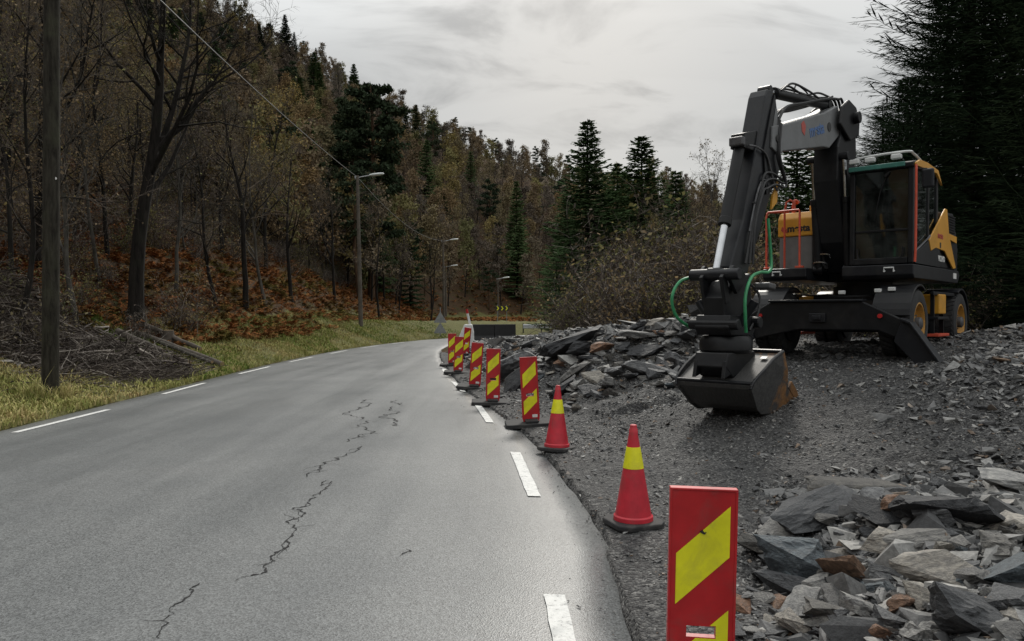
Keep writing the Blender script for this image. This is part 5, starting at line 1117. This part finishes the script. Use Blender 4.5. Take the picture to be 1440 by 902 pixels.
for x, y, z, kind, s, crest in rec:
    sc_ = rt.uniform(.75, 1.2)*(1.0 if y > 60 else .9)*(rt.uniform(.6, .95) if kind == 'pine' else 1)*(.62 if crest else 1)
    near = y < 46
    if kind == 'birch': ms = rt.choice(N_BIRCH) if near else rt.choice(F_BIRCH)
    elif kind == 'bare': ms = rt.choice(N_BARE+N_THIN) if near else rt.choice(F_BARE)
    elif kind == 'pine': ms = rt.choice(F_PINE)
    else: ms = rt.choice(F_SPRUCE)
    cnt[kind] += 1; rz = rt.uniform(0, 6.28); tl = (rt.uniform(-4, 4), rt.uniform(-4, 4))
    if cnt[kind] <= 290: put_tree(kind+'_tree', ms, (x, y, z-.2), sc_, rz, *label_tree(kind, ms, y, s, crest, sc_), tl, sc_*rt.uniform(.85, 1.2))
    else: rest.append((ms, x, y, z-.2, sc_, rz))
print('trees', cnt, 'rest', len(rest))
if rest:   # beyond the limit: one far wood
    protos = sorted({q[0].name: q[0] for q in rest}.items()); pc = bpy.data.collections.new('far_wood_kinds')
    for nm, me in protos: pc.objects.link(bpy.data.objects.new('kind_'+nm, me))
    order = {o.data.name: i for i, o in enumerate(sorted(pc.objects, key=lambda o: o.name))}
    me = bpy.data.meshes.new('far_wood'); me.from_pydata([(x, y, z) for _, x, y, z, _, _ in rest], [], [])
    for nm, ty, vals in (('turn', 'FLOAT', [q[5] for q in rest]), ('size', 'FLOAT', [q[4] for q in rest]), ('pick', 'INT', [order[q[0].name] for q in rest])): me.attributes.new(nm, ty, 'POINT').data.foreach_set('value', vals)
    g = bpy.data.node_groups.new('far_wood', 'GeometryNodeTree'); g.interface.new_socket('Geometry', in_out='INPUT', socket_type='NodeSocketGeometry'); g.interface.new_socket('Geometry', in_out='OUTPUT', socket_type='NodeSocketGeometry')
    N = g.nodes.new; gi, go, ip, ci, cxyz = N('NodeGroupInput'), N('NodeGroupOutput'), N('GeometryNodeInstanceOnPoints'), N('GeometryNodeCollectionInfo'), N('ShaderNodeCombineXYZ')
    ci.inputs[0].default_value = pc; ci.inputs['Separate Children'].default_value = True; ci.inputs['Reset Children'].default_value = True; ip.inputs['Pick Instance'].default_value = True
    def na(nm, ty): q = N('GeometryNodeInputNamedAttribute'); q.data_type = ty; q.inputs[0].default_value = nm; return q.outputs[0]
    K = g.links.new; K(gi.outputs[0], ip.inputs['Points']); K(ci.outputs[0], ip.inputs['Instance']); K(na('pick', 'INT'), ip.inputs['Instance Index']); K(na('turn', 'FLOAT'), cxyz.inputs[2]); K(cxyz.outputs[0], ip.inputs['Rotation']); K(na('size', 'FLOAT'), ip.inputs['Scale']); K(ip.outputs[0], go.inputs[0])
    o = link('far_wood', me); md = o.modifiers.new('far_wood', 'NODES'); md.node_group = g; tag(o, 'far brown birch and pine wood on the hilltop merging into one mass', kind='stuff')
# right of the bend and behind the excavator
for px, Y, ms, s, sz, nm, lab, cat in [
    (826, 47, N_SPRUCE[0], 1.5, 1.24, 'spruce_tree', 'pointed green spruce standing tallest behind the rubble bank', 'tree'), (902, 45, N_SPRUCE[1], 1.55, 1.08, 'spruce_tree', 'broad green spruce next to the tallest pointed one', 'tree'), (868, 52, N_SPRUCE[1], 1.3, 1.08, 'spruce_tree', 'spruce standing between the two green spruces behind the rubble', 'tree'), (795, 56, N_SPRUCE[0], 1.1, .95, 'spruce_tree', 'small dark spruce beside the guard rail', 'tree'),
    (950, 50, N_SPRUCE[0], 1.2, 1.0, 'spruce_tree', 'spruce half hidden behind the autumn scrub', 'tree'), (1120, 26, N_SPRUCE[1], .80, .66, 'spruce_tree', 'dark spruce seen under the excavator boom', 'tree'), (1165, 30, N_SPRUCE[0], .9, .80, 'spruce_tree', 'dark spruce behind the excavator tank', 'tree'), (1060, 32, N_SPRUCE[0], .85, .72, 'spruce_tree', 'low spruce seen beneath the boom', 'tree'),
    (985, 34, N_THIN[1], .95, .98, 'bare_tree', 'leafless pale sapling rising left of the excavator stick', 'tree'), (1015, 38, N_THIN[1], 1.0, 1.05, 'bare_tree', 'leafless sapling behind the excavator stick', 'tree'), (930, 33, N_BIRCH[1], .62, .55, 'birch_tree', 'olive-leaved young birch behind the branch heap', 'tree'), (985, 31, N_BIRCH[0], .60, .58, 'birch_tree', 'brown-leaved young birch behind the branch heap', 'tree'), (885, 31, N_BIRCH[1], .50, .45, 'birch_tree', 'yellow-olive bushy birch above the rubble bank', 'tree'), (1040, 30, N_BIRCH[0], .6, .58, 'birch_tree', 'russet young birch behind the excavator stick', 'tree')]:
    put_tree(nm, ms, at(px, Y, -.1), s, rt.uniform(0, 6.28), lab, cat, 'trees beyond the rubble bank', sz=sz)
for i, (px, Y, k, s, sz, lab) in enumerate([(1362, 19.5, 0, 1.0, .92, 'big dark spruce towering behind the excavator cab'), (1490, 18.5, 1, 1.0, 1.0, 'dark spruce beside the towering one, at the edge of the platform'), (1275, 23, 1, .72, .50, 'low dark spruce right behind the excavator cab'), (1420, 25, 0, 1.0, 1.05, 'dark spruce behind the towering spruce'), (1330, 27, 1, .9, .8, 'dark spruce in the second rank behind the excavator'), (1560, 21, 0, 1, 1, 'dark spruce at the outer end of the row'), (1240, 29, 0, .75, .55, 'small dark spruce behind the excavator boom foot')]):
    put_tree('spruce_tree', N_SITKA[k], at(px, Y, -.1), s, i*1.3, lab, 'tree', G_R, sz=sz)

# ------------------------------------------------------------ shrubs, brush, logs, stumps
def shrub_mesh(seed, h, w, leaf, nl, twig='dead_twig_dark', ls=.09):
    r = np.random.default_rng(seed); cr = Tub(); tips = []
    for i in range(26):
        az = r.uniform(0, 6.28); o = np.array([r.normal()*w*.18, r.normal()*w*.18, -.1]); d = np.array([math.cos(az)*r.uniform(.1, .9), math.sin(az)*r.uniform(.1, .9), 1.]); d /= np.linalg.norm(d); L = h*r.uniform(.5, 1.1); P = [o]
        for k in range(5): d = d+r.normal(size=3)*.18; d /= np.linalg.norm(d); P.append(P[-1]+d*L/5)
        P = np.array(P); cr.tube(P, .014*(1-np.linspace(0, 1, 6)*.8), 3)
        for k in range(16):
            j = r.integers(1, 5); p = P[j]+(P[j+1]-P[j])*r.random(); v = rdir(r, d, R(r.uniform(25, 80)))*L*r.uniform(.12, .32); cr.spike(p, p+v, .005); tips += [p+v, p+v*.6]
            for g in range(2): q = p+v*r.uniform(.3, .9); v2 = rdir(r, v/np.linalg.norm(v), R(45))*L*r.uniform(.06, .16); cr.spike(q, q+v2, .004); tips.append(q+v2)
    tips = np.array(tips); lf = quads(tips[r.integers(0, len(tips), nl)]+r.normal(size=(nl, 3))*.05, ls, r)
    V = np.concatenate([cr.verts(), lf[0]]); fs = cr.faces(); return np_mesh('shrub', V, fs+[lf[1]+cr.n], [twig, leaf], [0]*sum(len(f) for f in fs)+[1]*len(lf[1]))
SH = [shrub_mesh(1, 2.4, 1.6, 'shrub_leaf', 600), shrub_mesh(2, 2.2, 1.5, 'leaf_brown', 500, 'dead_twig'), shrub_mesh(3, 2.0, 1.6, 'leaf_olive', 420), shrub_mesh(4, 1.9, 1.4, 'twig_haze', 300, 'dead_twig')]
def shrub(x, y, s, k, lab, grp):
    o = link('shrub', SH[k]); o.location = (x, y, gz(x, y)-.05); o.scale = (s, s, s*rt.uniform(.85, 1.15)); o.rotation_euler = (0, 0, rt.uniform(0, 6.28)); tag(o, lab, 'shrub', grp)
SLB = ['olive-leaved shrub in the thicket behind the rubble bank', 'brown twiggy shrub in the thicket behind the rubble bank', 'yellow-leaved shrub in the thicket behind the rubble bank', 'bare twiggy shrub in the thicket behind the rubble bank']
for i in range(90):
    px, Y = rt.uniform(805, 1070), rt.uniform(19, 30); x = (px-720)/1050*Y
    if Y < 21.5 and px < 860: continue
    k = rt.choice([0, 1, 1, 3, 1, 0, 3, 2]); shrub(x, Y, rt.uniform(.7, 1.35)*np.interp(Y, [19, 30], [.85, 1.7])*np.interp(px, [805, 880, 1070], [.5, 1.0, 1.2]), k, SLB[k], 'shrubs behind the rubble bank, kind %s' % 'abcd'[k])
for i in range(40):
    px, Y = rt.uniform(1060, 1560), rt.uniform(17.6, 26); x = (px-720)/1050*Y; k = rt.choice([1, 3, 3, 0])
    shrub(x, Y, rt.uniform(.6, 1.0), k, ['olive-leaved shrub under the dark spruces', 'brown twiggy shrub under the dark spruces', '', 'bare twiggy shrub under the dark spruces'][k], 'shrubs under the dark spruces, kind %s' % 'abcd'[k])
for i in range(240):
    Y = 17+58*rt.random()**1.4; s = rt.uniform(.6, 14) if Y < 27 else rt.uniform(5, 16); x = np.interp(Y, FOOT[:, 1], FOOT[:, 0])-s
    if x/Y < -.82: continue
    k = rt.choice([1, 3, 3, 1, 0, 2]); shrub(x, Y, rt.uniform(.5, 1.05), k, ['olive undergrowth shrub in the left wood', 'brown twiggy undergrowth shrub in the left wood', 'yellow-leaved undergrowth shrub in the left wood', 'bare twiggy undergrowth shrub in the left wood'][k], 'undergrowth of the left wood, kind %s' % 'abcd'[k])
def brush(name, lab, centre, spread, n, hgt, mat, seed, lens=(.4, 1.6), r0=.012, az0=None, up=.22):
    r = np.random.default_rng(seed); t = Tub()
    for i in range(n):
        dx, dy = r.normal()*spread[0], r.normal()*spread[1]; x, y = centre[0]+dx, centre[1]+dy
        if x < 0 and x > np.interp(y, LEFT[:, 1][:110], LEFT[:, 0][:110])-.35: continue
        env = hgt*math.exp(-(dx/spread[0])**2*.7-(dy/spread[1])**2*.7); z = gz(x, y)+r.random()*env+.02; L = r.uniform(*lens); az = r.uniform(0, 6.28) if az0 is None else az0+r.normal()*.5
        d = np.array([math.cos(az), math.sin(az), r.normal()*up]); d /= np.linalg.norm(d); k = 5; P = [np.array([x, y, z])-d*L/2]
        for q in range(k): d = d+r.normal(size=3)*np.array([.12, .12, .10]); d /= np.linalg.norm(d); P.append(P[-1]+d*L/k)
        P = np.array(P); P[:, 2] = np.maximum(P[:, 2], gz(x, y)-.15); q = r0*r.lognormal(0, .5); t.tube(P, q*(1-np.linspace(0, 1, k+1)*.7), 4)
        for g in range(r.integers(1, 5)): a = P[r.integers(1, k)]; t.spike(a, a+rdir(r, d, R(40))*L*r.uniform(.15, .4), q*.5)
    return tag(link(name, np_mesh(name, t.verts(), t.faces(), mat)), lab, name.replace('_', ' '), kind='stuff')
brush('brush_pile', 'heap of grey cut twigs and branches on the verge beside the utility pole', (-10.9, 19.4), (1.5, 1.2), 1500, 1.0, 'dead_twig', 1, (.3, 1.3), .009, up=.38)
brush('twig_litter', 'dark scattered twigs between the brush pile and the logs', (-9.5, 18.6), (.9, 1.3), 1500, .16, 'dead_twig_dark', 2, (.15, .6), .007)
brush('branch_pile', 'dark tangle of cut branches at the left edge of the verge', (-13.2, 19.8), (1.2, 1.2), 800, 1.5, 'dead_twig_dark', 3, (.5, 1.8), .011)
brush('branch_heap', 'tall tangle of cut branches behind the rubble bank', (5.0, 20.6), (1.25, 1.0), 900, 2.6, 'dead_twig_dark', 4, (.6, 2.2), .009, up=.55)
brush('branch_tangle', 'pale bare branches on top of the tangle behind the rubble bank', (4.6, 20.4), (1.3, 1.0), 420, 2.2, 'dead_twig', 5, (.5, 1.8), .008, up=.55)
brush('pale_branches', 'long pale bare branches sticking out of the brush pile', (-11.3, 19.6), (1.5, 1.1), 170, 1.1, 'dead_twig', 8, (.7, 2.0), .011, up=.4)
def log(a, b, r, lab, mat='bark_pale'):
    d = Vector(b)-Vector(a); pts = [Vector(a).lerp(Vector(b), t)+Vector((0, 0, random.uniform(-.02, .02))) for t in np.linspace(0, 1, 7)]
    e = empty('log', a); 
    MB().tube([p-Vector(a) for p in pts], [r*random.uniform(.92, 1.05)*(1-.02*i) for i in range(7)], 12).build('bark', mat, e, 0, True)
    MB().cyl(d*1.0, d*1.0+d.normalized()*.006, r*.84, 14).build('cut_end', 'cut_wood', e)
    tag(e, lab, 'log', 'cut logs on the verge')
simple('cut_wood', (.30, .21, .12), .85, var=.3, scale=12); simple('bark_log', (.075, .062, .05), .9, var=.5, scale=6)
def lp(px, Y, dz): x, y, z = at(px, Y); return (x, y, z+dz)
log(lp(165, 22.8, .34), lp(228, 21.9, .26), .10, 'log lying across the others, ending highest in the log pile', 'bark_log'); log(lp(152, 22.0, .22), lp(266, 21.3, .12), .11, 'thick log at the bottom front of the log pile', 'bark_log')
log(lp(190, 24.0, .14), lp(312, 22.3, .08), .095, 'longest log, reaching out towards the road', 'bark_log'); log(lp(203, 25.0, .16), lp(282, 24.0, .08), .085, 'dark log at the back of the log pile', 'bark_log'); log(lp(226, 23.2, .2), lp(298, 22.0, .14), .055, 'thin pale pole on top of the log pile')
for px, Y, r, h, lab in [(236, 24.5, .19, .50, 'cut tree stump standing upright in the bracken'), (200, 24.0, .2, .28, 'low pale-topped stump above the moss patch')]:
    x, y, z = at(px, Y); e = empty('tree_stump', (x, y, z-.1)); tag(e, lab, 'stump', 'cut stumps on the bank')
    MB().lathe([(r*1.35, 0), (r*1.1, .12), (r, h), (r*.96, h+.1)], 14).build('stump_bark', 'bark_log', e, 0, True); MB().lathe([(r*.9, h+.101), (r*.9, h+.112)], 14).build('cut_face', 'cut_wood', e)
for i, (px, Y) in enumerate([(8, 17.2), (22, 17.6)]):
    o = link('stone', BIG['beige_stone'][i]); o.location = at(px, Y, .05); o.scale = (.32, .28, .3); tag(o, 'pale pinkish stone in the grass below the brush pile', 'stone', 'pale stones in the left verge')

# ------------------------------------------------------------ grass, bracken, litter
def blades(name, X, Y, hgt, mat, lab, wid=.006, lean=.5, zf=ground):
    n = len(X); Z = zf(X, Y); a = rng.uniform(0, 6.28, n); h = hgt*rng.lognormal(0, .35, n); l = h*rng.uniform(.1, 1, n)*lean*2
    o = np.stack([X, Y, Z-.02], -1); ox = np.stack([np.cos(a), np.sin(a), 0*a], -1); sd_ = np.stack([-np.sin(a), np.cos(a), 0*a], -1)*wid*rng.uniform(.7, 1.5, n)[:, None]; up = np.array([0, 0, 1.])
    m_ = o+ox*(l*.35)[:, None]+up*(h*.62)[:, None]; t = o+ox*l[:, None]+up*(h*rng.uniform(.7, 1.05, n))[:, None]
    V = np.stack([o-sd_, o+sd_, m_-sd_*.8, m_+sd_*.8, t], 1).reshape(-1, 3); k = np.arange(n)[:, None]*5
    return tag(link(name, np_mesh(name, V, np.concatenate([k+[0, 1, 3], k+[0, 3, 2], k+[2, 3, 4]]), mat)), lab, kind='stuff')
def region(n, y0, y1, smax, pw=.4):
    Y = rng.uniform(y0**pw, y1**pw, n)**(1/pw); lx = np.interp(Y, LEFT[:, 1][:110], LEFT[:, 0][:110]); fx = np.interp(Y, FOOT[:, 1], FOOT[:, 0])-smax
    X = lx-.02+(fx-lx)*rng.random(n); k = (X/Y > -.78) & (sdist(X, Y, LEFT) > .02); return X[k], Y[k]
X, Y = region(85000, 10, 52, 1.3); c_ = vnoise(X, Y, .5, 21)*.6+vnoise(X, Y, .17, 22)*.4; bare = ((X+9.8)/1.5)**2+((Y-18.9)/1.9)**2 < 1.1
k_ = (rng.random(len(X)) < .25+.9*sstep(c_, .3, .6)) & ~(bare & (rng.random(len(X)) < .85)); X, Y = X[k_], Y[k_]
blades('verge_grass', X, Y, .055+.075*vnoise(X, Y, .7, 23), 'grass_blade', 'yellowing tufted grass along the left verge', .0045+.00018*Y.mean())
X, Y = np.array([(px-720)/1050*y for px, y in zip(rng.uniform(128, 212, 7000), rng.uniform(20.8, 23.5, 7000))]), rng.uniform(20.8, 23.5, 7000); X = np.array([(p-720)/1050 for p in rng.uniform(128, 212, 7000)])*Y
blades('green_grass', X, Y, .16, 'moss_blade', 'bright green grass patch behind the brush pile', .008, .7)
a_ = rng.uniform(0, 6.28, 700); q_ = rng.random(700)**.5*.32; blades('pole_grass', -8.9+np.cos(a_)*(.12+q_), 14.3+np.sin(a_)*(.12+q_), .24, 'grass_blade', 'taller dry grass round the foot of the utility pole', .006, .5)
X, Y = region(30000, 19, 56, 1.2); k_ = vnoise(X, Y, 2.2, 25) > .50; blades('bank_moss', X[k_], Y[k_], .09, 'moss_blade', 'greener moss and grass on the bank below the bracken', .012, .8)
def frond(seed):
    r = np.random.default_rng(seed); V = []; F = []; L = 1.0; n = 8; u = np.linspace(0, 1, n); S = np.stack([u*.75, r.normal()*.06*u, .75*u-.55*u**2.2], -1)
    for i in range(1, n):
        w = .27*(1-u[i])**.7*(.35+.65*min(1, u[i]*5)); d = S[i]-S[i-1]; d /= np.linalg.norm(d)
        for s in (1, -1):
            b = len(V); tip = S[i]+np.array([d[0]*.3*w, s*w, -.25*w+r.normal()*.02]); V += [S[i]-d*.05, S[i]+d*.06, tip]; F.append([b, b+1, b+2])
    b = len(V); V += [S[0]+[0, .008, 0], S[0]-[0, .008, 0], S[-1]]; F.append([b, b+1, b+2]); return np.array(V), np.array(F)
FR = [frond(i) for i in range(5)]
def bracken(name, X, Y, lab, size):
    n = len(X); m_ = 5; X = np.repeat(X, m_)+rng.normal(0, .06, n*m_); Y = np.repeat(Y, m_)+rng.normal(0, .06, n*m_); Z = ground(X, Y); n *= m_; S = size*rng.uniform(.6, 1.2, n)
    rot = rotz(rng.uniform(0, 6.28, n)) @ rotx(rng.normal(0, .35, n)); V, F = scatter_join(FR, np.stack([X, Y, Z-.03], -1), rot, np.stack([S, S, S*rng.uniform(.7, 1.5, n)], -1), rng.integers(0, 5, n))
    tag(link(name, np_mesh(name, V, F, 'bracken_frond')), lab, kind='stuff')
Y = 22+70*rng.random(7000)**1.5; s_ = rng.uniform(.2, 15, 7000); X = np.interp(Y, FOOT[:, 1], FOOT[:, 0])-s_+.6; k_ = (vnoise(X, Y, 1.3, 31) > .16) & (X/Y > -.76) & ~((Y < 24) & (X > -12.5)); bracken('bracken', X[k_], Y[k_], 'rust-brown bracken covering the bank above the left verge', .62)
Y = 70+45*rng.random(900); X = rng.uniform(-12, 14, 900); bracken('far_bracken', X, Y, 'brown bracken on the ground beyond the bend', .9)
Y = rng.uniform(12, 60, 50000); X = np.interp(Y, FOOT[:, 1], FOOT[:, 0])+1.6-rng.random(50000)**1.2*16; k_ = (X/Y > -.78) & (sdist(X, Y, LEFT) > .1); X, Y = X[k_], Y[k_]
V, F = quads(np.stack([X, Y, ground(X, Y)+.01], -1), .06, rng, 0); V[:, 2] = np.maximum(V[:, 2], 0); tag(link('leaf_litter', np_mesh('leaf_litter', V, F, 'leaf_litter')), 'fallen brown leaves under the left wood', kind='stuff')
